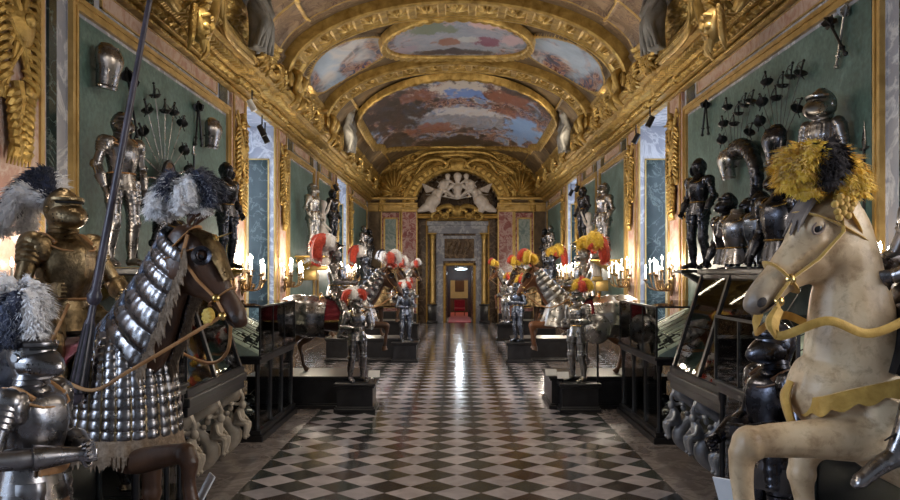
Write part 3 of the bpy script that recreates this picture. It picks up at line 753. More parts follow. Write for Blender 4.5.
# ================================================================ figures in armour
def V(*a): return Vector(a)
def organic(name, bm, mat, parent, voxel=.02, it=4, fac=.6):
    me = bpy.data.meshes.new(name); bmesh.ops.recalc_face_normals(bm, faces=bm.faces[:]); bm.to_mesh(me); bm.free()
    o = bpy.data.objects.new(name, me); C.objects.link(o)
    m = o.modifiers.new('r', 'REMESH'); m.mode = 'VOXEL'; m.voxel_size = voxel; m.use_smooth_shade = True
    s = o.modifiers.new('s', 'SMOOTH'); s.factor = fac; s.iterations = it
    dg = bpy.context.evaluated_depsgraph_get()
    me2 = bpy.data.meshes.new_from_object(o.evaluated_get(dg))
    bpy.data.objects.remove(o); me2.name = name
    me2.polygons.foreach_set('use_smooth', [True]*len(me2.polygons))
    return link(name, me2, mat, parent)
def sheath(name, path, rad, up, a0, a1, na, nt, mat, parent, disp=None, off=0.0, n=None, kindstuff=None, label=None):
    P_ = smooth_path(path, na); R_ = interp(rad, na); fr = frames(P_, up)
    A = np.linspace(math.radians(a0), math.radians(a1), nt)
    p = np.array([tuple(v) for v in P_]); s = np.array([tuple(f[1]) for f in fr]); u = np.array([tuple(f[2]) for f in fr]); r = np.array([(q if isinstance(q, tuple) else (q, q)) for q in R_])
    S, AA = np.meshgrid(np.linspace(0, 1, na), A, indexing='ij')
    d = off + (disp(S, AA) if disp else 0)
    def rings(d):
        ca, sa = np.cos(AA), np.sin(AA)
        return p[:, None, :] + s[:, None, :]*((r[:, 0][:, None]+d)*ca)[..., None] + u[:, None, :]*((r[:, 1][:, None]+d)*sa)[..., None]
    Q = rings(d); I = rings(d*0+off-.012)
    # closed thin shell: outer surface then inner surface
    full = np.concatenate([Q, I[:, ::-1]], axis=1)
    return gridmesh(name, full[..., 0], full[..., 1], full[..., 2], mat, parent, closed_v=True, label=label)
def lam(bm, pts, r0, r1, n, seg=12, up=None, flare=1.08, sq=1.0):
    pts = [Vector(p) for p in pts]; P_ = smooth_path(pts, n*3+1); R = []
    for i in range(len(P_)):
        t = i/(len(P_)-1); r = r0*(1-t)+r1*t; k = i % 3
        m = 1.0 if k == 0 else (flare if k == 2 else (1+flare)/2)
        R.append((r*m, r*m*sq))
    tube(bm, P_, R, seg, up)
def xf(bm, mt, start=0):
    bm.verts.ensure_lookup_table(); bmesh.ops.transform(bm, matrix=mt, verts=bm.verts[start:])
def absorb(a, b):
    me = bpy.data.meshes.new('tmp'); b.to_mesh(me); b.free(); a.from_mesh(me); bpy.data.meshes.remove(me); return a
def headmat(at, yaw=0, pitch=0, sc=1.0):
    return Matrix.Translation(at) @ Euler((0, pitch, yaw), 'XYZ').to_matrix().to_4x4() @ Matrix.Diagonal((sc, sc, sc, 1))
def helmet(par, at, yaw=0, pitch=0, style='close', mat='steel', acc='brass', sc=1.0, seg=18):
    mt = headmat(at, yaw, pitch, sc)
    b = B()
    ell(b, (-.012, 0, .02), (.128, .108, .125), None, seg, seg//2+3)
    arc = [(.11*math.cos(a)-.012, 0, .02+.132*math.sin(a)) for a in np.linspace(.35, PI*1.06, 14)]
    tube(b, arc, [(.005, .008+.016*math.sin(PI*i/13)) for i in range(14)], 8, (0, 1, .001))
    lathe(b, [(.098, .0), (.094, -.06), (.075, -.12), (.07, -.15), (.088, -.175), (.11, -.195), (.09, -.19)], (-.012, 0, 0), seg=seg, sx=1.05, sy=.95)
    xf(b, mt); h = obj('helmet', b, M[mat], par)
    if style == 'close':
        b = B()
        st = [(-.01, .112, .085, -.02), (.05, .114, .088, -.025), (.1, .1, .078, -.035), (.14, .072, .06, -.042), (.17, .042, .042, -.042), (.192, .012, .022, -.036)]
        tube(b, [(x, 0, z) for x, a, c, z in st], [(a, c) for x, a, c, z in st], seg, (0, 0, 1))
        for s in (-1, 1): lathe(b, [(.0, .012), (.022, .01), (.026, 0)], (-.01, s*.108, .01), (0, s, 0), 10)
        # brow ledge over the sight
        tube(b, [(.132*math.cos(a)-.012, .114*math.sin(a), .078) for a in np.linspace(-1.15, 1.15, 12)], [(.008, .014)]*12, 8, (0, 0, 1))
        xf(b, mt); obj('visor', b, M[mat], h)
        b = B()
        tube(b, [(.130*math.cos(a)-.012, .112*math.sin(a), .057) for a in np.linspace(-.95, .95, 12)], [(.006, .007)]*12, 6, (0, 0, 1))
        for s in (-1, 1):
            for i in range(3):
                for j in range(3): ell(b, (.07+.025*i, s*(.112-.012*i-.004*j), -.02-.022*j), (.004, .004, .006), None, 6, 4)
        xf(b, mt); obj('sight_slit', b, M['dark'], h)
    else:
        b = B()
        prism(b, [(.05+.1*math.cos(a), .1*math.sin(a), .06-.02*math.cos(a)) for a in np.linspace(-1.5, 1.5, 14)], .008, (0, 0, 1))
        for s in (-1, 1): ell(b, (.03, s*.09, -.05), (.07, .022, .085), (0, 0, s*.25), 10, 8)
        xf(b, mt); obj('peak', b, M[mat], h)
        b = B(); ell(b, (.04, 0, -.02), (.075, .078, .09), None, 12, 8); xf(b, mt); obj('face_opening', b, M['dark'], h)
    return h, mt
def feather(bm, pts, w, nb=120, thick=.62, tip=.6, seed=None):
    n = 16; pts = [Vector(p) for p in pts]; e = pts[-1]-pts[-2]; pts = pts+[pts[-1]+(pts[-3]-pts[-1])*.22+V(0, 0, -.02)]; P_ = smooth_path(pts, n)
    pr = [thick*w*(.35+.9*math.sin(PI*min(1, .15+.8*i/(n-1)))**.8) for i in range(n)]
    pr[0] = w*.08; pr[-1] = w*.25
    tube(bm, P_, pr, 7)
    fr = frames(P_, None)
    for k in range(nb):
        t = (k+random.random())/nb*(n-1); i = min(int(t), n-2); f = t-i
        p = P_[i].lerp(P_[i+1], f); tg, s, u = fr[i]
        a = random.uniform(0, 2*PI); d = s*math.cos(a)+u*math.sin(a)
        L = w*(.3+.62*math.sin(PI*min(1, .12+.8*t/(n-1))))*random.uniform(.75, 1.15)
        p = p+d*w*.3; m1 = p+d*L*.6+tg*L*.22; e = p+d*L*.9+tg*L*.5+Vector((random.uniform(-.35,.35)*L, random.uniform(-.35,.35)*L, -.18*L))
        q = d.cross(tg).normalized()*(.06*w*random.uniform(.7, 1.3))
        v = [bm.verts.new(x) for x in (p-q, p+q, m1+q, m1-q, e)]
        bm.faces.new((v[0], v[1], v[2], v[3])); bm.faces.new((v[3], v[2], v[4]))
def plume(par, at, spec, size=.3, nb=60, az=PI, w=.5):
    """spec: [(material key, [(azimuth, height, reach, droop)...])]; azimuth 0 = forward"""
    for key, lst in spec:
        b = B()
        for (a, hgt, rch, dr) in lst:
            a = a+az; ca, sa = math.cos(a), math.sin(a); at = Vector(at)
            pts = [at, at+V(ca*rch*.15, sa*rch*.15, hgt*.6)*size, at+V(ca*rch*.5, sa*rch*.5, hgt)*size, at+V(ca*rch*.95, sa*rch*.95, hgt*.75)*size, at+V(ca*rch*1.1, sa*rch*1.1, hgt*.75-dr)*size]
            feather(b, pts, size*w, nb)
        obj('plume', b, M[key], par, label=key.split('_')[1]+' plume')
def hand(bm, wrist, d, n, curl=.5, side=1, sc=1.0, seg=6):
    """d = towards the knuckles, n = palm normal (fingers curl that way), side: where the thumb leaves"""
    w = Vector(wrist); d = Vector(d).normalized(); n = Vector(n); n = (n-d*n.dot(d)).normalized(); s = d.cross(n)*side
    tube(bm, [w-d*.01*sc, w+d*.03*sc, w+d*.07*sc, w+d*.1*sc], [(.03*sc, .02*sc), (.042*sc, .022*sc), (.046*sc, .02*sc), (.04*sc, .014*sc)], 10, tuple(n))
    for i, (o, L) in enumerate(((.036, .078), (.013, .088), (-.012, .082), (-.034, .064))):
        p = w+d*.088*sc+s*o*sc; pts = [p-d*.02*sc, p]; a = 0
        for j, (l, bnd) in enumerate(((.45, 1.15), (.3, 1.35), (.25, .9))):
            a += curl*bnd
            p = p+(d*math.cos(a)+n*math.sin(a))*L*l*sc*1.05; pts.append(p)
        tube(bm, pts, [.011*sc, .0115*sc, .0105*sc, .0095*sc, .006*sc], seg)
    p = w+d*.03*sc+s*.036*sc
    q = p+(d*.55+s*.65+n*.35).normalized()*.04*sc; r = q+(d*.75+n*(.3+.5*curl)-s*.15).normalized()*.032*sc; t = r+(d*.6+n*(.4+curl*.5)-s*.4*curl).normalized()*.026*sc
    tube(bm, [p-s*.01*sc, q, r, t], [.014*sc, .013*sc, .011*sc, .007*sc], seg)
def armour(name, label, loc, rotz, mat='steel', acc='brass', helm='close', yaw=0, pitch=0, arms=None, legs='stand', seg=12, group=None, scale=1.0, skirt='cloth_dark', plumes=None, psize=.3, cat='suit of armour', curl=(.5, .5), pn=None, leather=None, head=(.01, 0, 1.6), pnb=50, grip=None, full=True, hose=None):
    t = thing(name, label, cat, loc, rotz, group, scale)
    m = M[mat]; ac = M[acc]
    # cuirass
    b = B()
    st = [(1.0, .128, .168, 0), (1.05, .118, .15, .005), (1.09, .122, .152, .01), (1.18, .148, .172, .016), (1.27, .165, .192, .016), (1.34, .16, .2, .008), (1.4, .128, .185, 0), (1.44, .09, .13, 0), (1.465, .068, .09, 0)]
    pts = [(x, 0, z) for z, rx, ry, x in st]
    rings = tube(b, smooth_path(pts, 22), interp([(ry, rx) for z, rx, ry, x in st], 22), seg*2, (1, 0, 0))
    for v in b.verts:           # keel of the breastplate
        if v.co.x > .05: v.co.x += .022*max(0, 1-abs(v.co.y)/.07)*max(0, min(1, (v.co.z-1.02)/.15))
    cu = obj('cuirass', b, m, t)
    for s in (-1, 1):
        b = B(); tube(b, [(.095, s*.165, 1.385), (.14, s*.115, 1.36), (.165, s*.04, 1.352), (.17, 0, 1.35)], .007, 6)
        stube(b, [(-.08, s*.12, 1.43), (0, s*.14, 1.455), (.1, s*.13, 1.4)], (.016), 8, 6)
        obj('strap', b, M[leather] if leather else ac, cu)
    b = B()
    tube(b, [(.128*math.cos(a)+.005, .16*math.sin(a), 1.055) for a in np.linspace(0, 2*PI, 24)], .009, 6)
    obj('waist_strap', b, M[leather] if leather else ac, cu)
    b = B(); lathe(b, [(.12, 1.405), (.105, 1.44), (.085, 1.462), (.09, 1.468), (.078, 1.49), (.083, 1.495), (.072, 1.52)], (0, 0, 0), seg=seg+4, sy=1.12, cap=False); obj('gorget', b, m, t)
    # fauld and tassets
    b = B(); P0 = [(.005, 0, 1.04), (.005, 0, .98), (0, 0, .9)]
    n = 4
    for k in range(n):
        z0, z1 = 1.05-.045*k, 1.05-.045*(k+1)-.012; r = 1+.075*k
        lathe(b, [(.128*r, z0), (.14*r, z1), (.132*r, z1+.002)], (0, 0, 0), seg=seg*2, sx=1, sy=1.25, cap=False)
    obj('fauld', b, m, t)
    if skirt:
        sheath('skirt', [(0, 0, .92), (0, 0, .84), (0, 0, .74 if legs == 'stand' else .86)], [(.2, .15), (.22, .17), (.235, .185)], (1, 0, 0), 0, 359.9, 8, 40, M[skirt], t, lambda S, A: .012*np.sin(A*14)*S)
    if helm:
        h, mt = helmet(t, Vector(head), yaw, pitch, helm, mat, acc, 1.0, seg+6)
        if plumes: plume(h, mt @ V(-.1, 0, .1), plumes, psize, pnb, PI)
    if legs == 'stand': LG = [[(0, s*.1, .93), (.035, s*.12, .7), (.045, s*.125, .5), (.0, s*.14, .28), (-.01, s*.14, .09), (.17, s*.17, .035)] for s in (1, -1)]
    elif legs == 'ride': LG = [[(0, s*.12, .93), (.22, s*.27, .82), (.36, s*.34, .62), (.36, s*.37, .4), (.34, s*.38, .2), (.52, s*.41, .17)] for s in (1, -1)]
    elif legs == 'hang': LG = [[(0, s*.12, .93), (.14, s*.3, .78), (.24, s*.4, .58), (.2, s*.44, .36), (.16, s*.45, .16), (.35, s*.48, .1)] for s in (1, -1)]
    elif legs: LG = legs
    else: LG = []
    for s, L in zip((1, -1), LG):
        hp, th, kn, ca, an, toe = [Vector(p) for p in L]
        b = B(); lam(b, [hp+V(.01,0,-.02), hp.lerp(th, .5), th], .105, .088, 3, seg, (0, 1, 0)); stube(b, [th, th.lerp(kn, .5), kn], [.086, .078, .066], 8, seg)
        lg = obj('leg', b, m, t)
        b = B(); lam(b, [hp+V(.06, s*.015, .04), hp.lerp(th, .45)+V(.05, s*.02, 0), th+V(.035, s*.02, .04)], .085, .07, 4, seg, (0, 1, 0), 1.1, .8); obj('tasset', b, m, t)
        b = B(); fw = ((kn-hp).cross(V(0, 1, 0))); fw = V(1, 0, 0) if legs == 'stand' else (kn-ca+kn-th).normalized()
        ell(b, kn+fw*.012, (.074, .07, .078), None, seg, 8); lam(b, [kn+(th-kn).normalized()*.09, kn, kn+(ca-kn).normalized()*.09], .078, .072, 4, seg, (0, 1, 0), 1.07)
        ell(b, kn+V(-.01, s*.072, 0), (.055, .014, .06), None, seg, 6)
        obj('poleyn', b, m, lg)
        b = B(); stube(b, [kn, kn.lerp(ca, .45), ca, ca.lerp(an, .6), an, an+(an-ca).normalized()*.03], [.06, .072, .07, .052, .046, .05], 14, seg); obj('greave', b, m, lg)
        b = B(); dd = (toe-an); heel = an-V(dd.x, dd.y, 0).normalized()*.05+V(0, 0, -.03)
        stube(b, [heel, an+V(0, 0, -.02), an.lerp(toe, .5)+V(0, 0, .0), toe, toe+dd.normalized()*.03], [(.035, .045), (.045, .05), (.05, .04), (.045, .026), (.02, .012)], 16, seg, (0, 0, 1)); 
        lam(b, [an.lerp(toe, .25), an.lerp(toe, .6), toe], .05, .042, 4, seg, (0, 0, 1), 1.1, .75)
        obj('sabaton', b, m, lg)
    ARM = arms or [[(0, s*.215, 1.385), (-.03, s*.285, 1.14), (.1, s*.27, .93)] for s in (1, -1)]
    for s, A, cl in zip((1, -1), ARM, curl):
        if A is None: continue
        sh, el_, wr = [Vector(p) for p in A]
        b = B(); ell(b, sh+V(0, 0, .012), (.098, .078, .078), (s*-.3, 0, 0), seg, 8)
        lam(b, [sh+V(0, 0, -.01), sh.lerp(el_, .45)], .087, .062, 4, seg, None, 1.09)
        ell(b, sh+V(.07, -s*.025, -.02), (.035, .07, .085), None, seg, 8)
        pa = obj('pauldron', b, m, t)
        b = B(); stube(b, [sh.lerp(el_, .3), el_], [.056, .05], 6, seg)
        ell(b, el_, (.062, .062, .062), None, seg, 8)
        od = ((el_-sh).normalized()-(wr-el_).normalized()); od = od.normalized() if od.length > .05 else V(-1, 0, 0)
        ell(b, el_+V(.0, s*.05, 0), (.055, .014, .05), None, seg, 6)
        stube(b, [el_, el_.lerp(wr, .35), el_.lerp(wr, .8), wr], [.052, .056, .042, .038], 10, seg)
        arm = obj('vambrace', b, m, t)
        d = (wr-el_).normalized(); b = B()
        stube(b, [el_.lerp(wr, .5), el_.lerp(wr, .55), wr, wr+d*.02], [.07, .066, .04, .036], 10, seg)
        nn = Vector(pn[0 if s > 0 else 1]) if pn else V(.3, -s, 0)
        hand(b, wr+d*.01, d, nn, cl, 1 if s > 0 else -1)
        obj('gauntlet', b, m, arm)
    return t
# ================================================================ horses
HEADST = [(-.06, .02, -.1, .06), (0, .085, -.13, .085), (.09, .125, -.185, .1), (.18, .13, -.215, .106), (.27, .108, -.19, .088), (.36, .082, -.125, .066), (.45, .066, -.092, .056), (.53, .062, -.085, .058), (.59, .052, -.08, .058), (.635, .03, -.065, .046), (.655, .0, -.045, .028)]
def hmat(poll, pitch, yaw=0, sc=1.0):
    return Matrix.Translation(poll) @ Matrix.Rotation(yaw, 4, 'Z') @ Matrix.Rotation(pitch, 4, 'Y') @ Matrix.Diagonal((sc, sc, sc, 1))
STDL = {
 'fs': [(.42, .13, 1.2, .17), (.43, .17, .95, .115), (.46, .16, .72, .075), (.47, .16, .5, .058), (.46, .16, .34, .04), (.455, .16, .16, .043), (.49, .16, .06, .045)],
 'fu': [(.44, .13, 1.2, .17), (.6, .17, 1.03, .115), (.85, .165, .98, .078), (1.03, .16, .97, .06), (1.02, .16, .78, .042), (1.0, .16, .62, .044), (.98, .16, .52, .045)],
 'hs': [(-.6, .13, 1.2, .24), (-.48, .18, .93, .155), (-.62, .17, .7, .085), (-.8, .16, .56, .06), (-.77, .16, .36, .042), (-.73, .16, .15, .046), (-.69, .16, .06, .048)],
 'hb': [(-.6, .13, 1.2, .24), (-.6, .18, .93, .155), (-.8, .17, .73, .085), (-1.0, .16, .6, .06), (-1.02, .16, .4, .042), (-1.06, .16, .18, .046), (-1.03, .16, .07, .048)]}
def horse(name, label, loc, rotz, coat, body=None, neck=None, legs=None, pitch=.75, yaw=0, scale=1.0, group=None, voxel=.022, hsc=1.0, tail=True, mane=None, hoof='leather_dark'):
    t = thing(name, label, 'horse', loc, rotz, group, scale)
    body = body or [((-.92, 0, 1.3), (.08, .1)), ((-.8, 0, 1.28), (.22, .22)), ((-.55, 0, 1.22), (.29, .3)), ((-.1, 0, 1.14), (.3, .31)), ((.25, 0, 1.15), (.27, .32)), ((.5, 0, 1.22), (.2, .28)), ((.66, 0, 1.25), (.1, .16))]
    neck = neck or [((.36, 0, 1.32), (.17, .3)), ((.6, 0, 1.55), (.13, .235)), ((.82, 0, 1.85), (.1, .17)), ((.97, 0, 2.08), (.085, .13))]
    legs = legs or [('fs', 1), ('fu', -1), ('hs', 1), ('hb', -1)]
    b = B()
    stube(b, [p for p, r in body], [r for p, r in body], 24, 18, (0, 0, 1))
    stube(b, [p for p, r in neck], [r for p, r in neck], 18, 16, (1, 0, 0))
    feet = []
    for L, s in legs:
        pts = STDL[L] if isinstance(L, str) else L
        stube(b, [(x, y*s, z) for x, y, z, r in pts], [r for *_, r in pts], 26, 12)
        f = Vector((pts[-1][0], pts[-1][1]*s, pts[-1][2])); g = Vector((pts[-2][0], pts[-2][1]*s, pts[-2][2])); feet.append((f, g))
        k = pts[3]; ell(b, (k[0], k[1]*s, k[2]), k[3]*1.18, None, 10, 8)
    poll = Vector(neck[-1][0])+V(.0, 0, .03); mt = hmat(poll, pitch, yaw, hsc)
    bt = b; b = B()
    stube(b, [(x, 0, (a+c)/2) for x, a, c, w in HEADST], [(w, (a-c)/2) for x, a, c, w in HEADST], 30, 16, (0, 0, 1), 2.4)
    for s in (-1, 1):
        ell(b, (.17, s*.088, .06), (.05, .03, .035), None, 10, 8)       # brow
        ell(b, (.14, s*.075, -.1), (.11, .045, .1), None, 12, 8)        # cheek
        stube(b, [(.2, s*.09, .0), (.32, s*.068, .01), (.42, s*.05, .02)], [.025, .018, .01], 8, 6)
        ell(b, (.59, s*.045, -.01), (.036, .026, .036), None, 10, 8)    # nostril bulge
        stube(b, [(-.04, s*.05, .08), (-.055, s*.062, .15), (-.04, s*.066, .2), (-.02, s*.064, .235)], [.022, .03, .022, .004], 10, 8)
    xf(b, mt); b = absorb(bt, b)
    organic('body', b, M[coat], t, voxel, 5, .5)
    for s in (-1, 1):
        b = B(); b2 = B()
        ell(b, (.185, s*.098, .052), (.027, .018, .02), None, 12, 8)
        ell(b2, (.6, s*.068, -.005), (.027, .014, .02), (0, 0, 0), 8, 6); 
        b3 = B(); stube(b3, [(.63, s*.04, -.045), (.57, s*.058, -.052), (.52, s*.056, -.056)], .005, 8, 6)
        xf(b3, mt); obj('mouth_line', b3, M['cloth_dark'], t)
        xf(b, mt); xf(b2, mt); obj('eye', b, M['wood_black'], t, label='glossy black eye'); obj('nostril', b2, M['cloth_dark'], t)
    for f, g in feet:
        b = B(); d = (f-g).normalized(); fw = V(1, 0, 0); stube(b, [f-d*.03, f+d*.02+fw*.01, f+d*.055+fw*.025], [.047, .055, .066], 6, 12); obj('hoof', b, M[hoof], t)
    if tail:
        b = B(); r0 = Vector(body[0][0])
        for k in range(14):
            y = random.uniform(-.05, .05); stube(b, [r0+V(.04, y*.4, .08), r0+V(-.1, y, .04), r0+V(-.17+random.uniform(-.04,.04), y*1.6, -.3), r0+V(-.14+random.uniform(-.06,.06), y*2, -.75)], [.025, .03, .03, .006], 12, 6)
        obj('tail', b, M[mane or coat], t)
    if mane:
        b = B(); P_ = smooth_path([Vector(p)-V(r[1]*.85, 0, -r[1]*.2) for p, r in neck], 30)
        for p in P_:
            for q in range(3):
                y = random.choice((-1, 1)); stube(b, [p, p+V(-.03, y*.06, -.0), p+V(-.02, y*.12, -.12)], [.018, .018, .003], 6, 5)
        obj('mane', b, M[mane], t)
    t['_poll'] = tuple(poll)
    return t, mt, neck, body
def bridle(t, mt, mat, boss='brass', reins=None, w=.014):
    b = B()
    def ring(x, k=1.03, seg=24, tilt=0, r=w):
        i = max(j for j, q in enumerate(HEADST) if q[0] <= x); a, c = HEADST[i], HEADST[min(i+1, len(HEADST)-1)]
        f = (x-a[0])/max(1e-6, c[0]-a[0]); top, bot, wd = [a[j]*(1-f)+c[j]*f for j in (1, 2, 3)]
        pts = [(x+tilt*math.sin(q), wd*k*1.06*math.copysign(abs(math.cos(q))**.83, math.cos(q)), (top+bot)/2+(top-bot)/2*k*math.copysign(abs(math.sin(q))**.83, math.sin(q))) for q in np.linspace(0, 2*PI, seg)]
        tube(b, [mt @ Vector(p) for p in pts], [(r, r*.4)]*seg, 6)
    ring(.43, 1.06); ring(.03, 1.08, tilt=-.03); ring(.1, 1.04, tilt=.06)
    for s in (-1, 1):
        tube(b, [mt @ Vector(p) for p in ((.03, s*.1, .06), (.12, s*.118, -.04), (.28, s*.1, -.05), (.43, s*.07, -.03), (.55, s*.068, -.045))], [(w, w*.4)]*5, 6)
    br = obj('bridle', b, M[mat], t)
    for s in (-1, 1):
        for p in ((.43, s*.072, -.03), (.54, s*.072, -.06)):
            b = B(); q = mt @ Vector(p); n = (mt.to_3x3() @ V(0, s, 0)); lathe(b, [(0, .02), (.016, .016), (.026, .004), (.028, 0)], q, n, 12)
            obj('boss', b, M[boss], br)
    return br
# ================================================================ foreground left: armoured horse, its gilt rider, a steel knight on foot
def pedestal(name, label, x0, x1, y0, y1, h, group=None, mat='wood_black'):
    t = tag(obj(name, B(), None), label, 'pedestal', group) if False else thing(name, label, 'pedestal', ((x0+x1)/2, (y0+y1)/2, 0), 0, group)
    w, d = abs(x1-x0)/2, abs(y1-y0)/2
    b = B(); bx(b, -w+.05, w-.05, -d+.05, d-.05, .09, h-.07); obj('body', b, M[mat], t, False)
    b = B(); bx(b, -w, w, -d, d, 0, .07, .012); bx(b, -w+.025, w-.025, -d+.025, d-.025, .07, .1, .01); obj('plinth', b, M[mat], t, False)
    b = B(); bx(b, -w+.02, w-.02, -d+.02, d-.02, h-.08, h-.045, .01); bx(b, -w, w, -d, d, h-.045, h, .012); obj('top', b, M[mat], t, False)
    return t
BZ = .35
pedestal('pedestal', 'long black pedestal under the dark bay horse in steel barding', -4.0, -1.75, 5.05, 6.5, BZ)
LH, mt, neck, body = horse('horse', 'dark bay horse in steel barding with white and navy plumes, raising a foreleg', (-2.62, 5.78, BZ), -.6, 'horse_brown',
    neck=[((.36, 0, 1.32), (.17, .3)), ((.62, 0, 1.58), (.14, .25)), ((.86, 0, 1.9), (.105, .18)), ((1.02, 0, 2.14), (.088, .135))],
    legs=[('fs', 1), ([(.42,.1,1.05,.12),(.5,.12,.86,.1),(.68,.12,.79,.085),(1.2,.13,.9,.06),(1.23,.13,.74,.041),(1.27,.13,.58,.046),(1.28,.13,.48,.047)], -1), ('hs', 1), ('hs', -1)], pitch=.95, yaw=.5, scale=1.05, voxel=.016)
bridle(LH, mt, 'leather')
NP = [p for p, r in neck]; NR = [r for p, r in neck]
def lames(n, amp): return lambda S, A: amp*(1-np.mod(S*n, 1))**.5
sheath('crinet', NP, [(r[0]+.012, r[1]+.012) for r in NR], (1, 0, 0), -230, 50, 150, 90, M['steel_grey'], LH, lambda S, A: .022*np.abs(np.sin(S*PI*9))**.6+.004*np.abs(np.sin(A*14)), .004)
def mailmat():
    m, nt, b = nodes('blue_grey_mail'); v = coords(nt)
    ck = nt.nodes.new('ShaderNodeTexVoronoi'); ck.inputs['Scale'].default_value = 45; nt.links.new(v, ck.inputs['Vector'])
    nt.links.new(ramp(nt, ck.outputs['Distance'], [(.2, (.38,.44,.56)), (.6, (.09,.11,.16))]), b.inputs['Base Color'])
    b.inputs['Metallic'].default_value = .6; b.inputs['Roughness'].default_value = .4
    bump(nt, b, ck.outputs['Distance'], .6, .01); return m
M['mail'] = mailmat()
sheath('mail_strip', NP, [(r[0]+.03, r[1]+.035) for r in NR], (1, 0, 0), -150, -30, 60, 60, M['mail'], LH, lambda S, A: .006*np.abs(np.sin(S*70))*np.abs(np.sin(A*30)), .004, label='blue grey mail strip')
# fringe along the lower edge of the crinet and under the chest plates
for s in (-1, 1):
    b = B()
    P_ = smooth_path([Vector(p) for p in NP], 40); R_ = interp(NR, 40); fr = frames(P_, (1, 0, 0))
    a = math.radians(50) if s > 0 else math.radians(130)
    for i in range(0, 40):
        for q in range(3):
            t_, s_, u_ = fr[i]; p = P_[i]+s_*(R_[i][0]+.02)*math.cos(a)+u_*(R_[i][1]+.02)*math.sin(a)
            L = .07+random.random()*.06; j = V(random.uniform(-.02,.02), 0, 0)
            tube(b, [p+V(0, s*.005, .02), p+j+V(.02, s*.015, -L*.5), p+j*2+V(.02, s*.012, -L)], [.012, .012, .002], 4)
    obj('fringe', b, M['fringe'], LH, label='tan fringe edging the neck plates')
CH = [(.36, 0, 1.52), (.4, 0, 1.35), (.42, 0, 1.15), (.42, 0, .93)]; CR = [(.2, .26), (.27, .31), (.3, .33), (.32, .35)]
sheath('peytral', CH, CR, (1, 0, 0), -30, 210, 110, 240, M['steel_grey'], LH, lambda S, A: .01*np.abs(np.sin(S*PI*11))**.5+.022*np.abs(np.sin(A*12))**.5, 0)
b = B()
for k in range(23):
    a = -PI/12*3+PI/12*k
    if a > 3.8 or a < -.6: continue
    pts = []
    for i in range(14):
        f = i/13; P_ = smooth_path([Vector(p) for p in CH], 14)[i]; R_ = interp(CR, 14)[i]
        pts.append(P_+V((R_[1]+.012)*math.sin(a), -(R_[0]+.012)*math.cos(a)*-1, 0))
    tube(b, pts, [(.012, .006)]*14, 6)
    for p in pts[::2]: ell(b, p, (.012, .012, .012), None, 6, 4)
obj('strap', b, M['bronze'], LH, label='gilt studded straps over the chest plates')
sheath('fringe_band', [(.42, 0, .97), (.42, 0, .9), (.42, 0, .82)], [(.335, .365), (.345, .375), (.35, .38)], (1, 0, 0), -40, 220, 12, 120, M['fringe'], LH, lambda S, A: .012*np.sin(A*22)*S)
b = B()
for k in range(130):
    a = math.radians(-40+260*k/129); r = .35+random.uniform(-.01, .01); p = V(.42+(r+.03)*math.sin(a), r*math.cos(a), .84)
    L = random.uniform(.05, .1); tube(b, [p, p+V(0, 0, -L*.6), p+V(random.uniform(-.01,.01), random.uniform(-.01,.01), -L)], [.011, .012, .003], 4)
obj('fringe', b, M['fringe'], LH, label='tan fringe hanging under the chest plates')
sheath('crupper', [(-.98, 0, 1.2), (-.85, 0, 1.25), (-.55, 0, 1.22), (-.15, 0, 1.17)], [(.2, .24), (.34, .34), (.38, .36), (.37, .36)], (0, 0, 1), -35, 215, 60, 120, M['steel_blue'], LH, lambda S, A: .02*np.abs(np.sin(A*9))**.6+.012*np.abs(np.sin(S*18)), 0)
def shaffron(t, mt, mat, acc='brass', cup=True, spike=True):
    b = B()
    st = [(.0, .1, .1), (.08, .15, .115), (.18, .158, .122), (.28, .132, .1), (.38, .104, .08)]
    rings = []
    for x, top, w in st:
        rings.append([b.verts.new((x, w*math.cos(a)*1.02, top-.11+.118*math.sin(a)**.8 if False else top*(.25+.75*math.sin(a)**.7))) for a in np.linspace(.45, PI-.45, 15)])
    ring_faces(b, rings, False, False)
    g = bmesh.ops.solidify(b, geom=b.faces[:], thickness=.008)
    xf(b, mt); sh = obj('shaffron', b, M[mat], t)
    if cup:
        for s in (-1, 1):
            b = B(); lathe(b, [(.035, .0), (.06, .02), (.058, .03), (.035, .02), (.03, .005)], mt @ V(.185, s*.108, .06), (mt.to_3x3() @ V(.15, s, .25)), 16, cap=False); obj('eye_guard', b, M['steel_dark'], sh)
    if spike:
        b = B(); lathe(b, [(.03, 0), (.022, .015), (.006, .02), (.004, .1), (0, .12)], mt @ V(.12, 0, .15), mt.to_3x3() @ V(.3, 0, 1), 10); obj('spike', b, M[acc], sh)
    return sh
shaffron(LH, mt, 'bronze')
def ft(par, key, P0, tips, size, w, nb, label):
    """feathers from P0 curling to each tip (apex, tip)"""
    b = B()
    for ap, tp in tips:
        feather(b, [P0, Vector(P0).lerp(Vector(ap), .6)+V(0, 0, .02), ap, tp], w, nb)
    return obj('plume', b, M[key], par, label=label)
pb = mt @ V(-.12, -.03, .12)
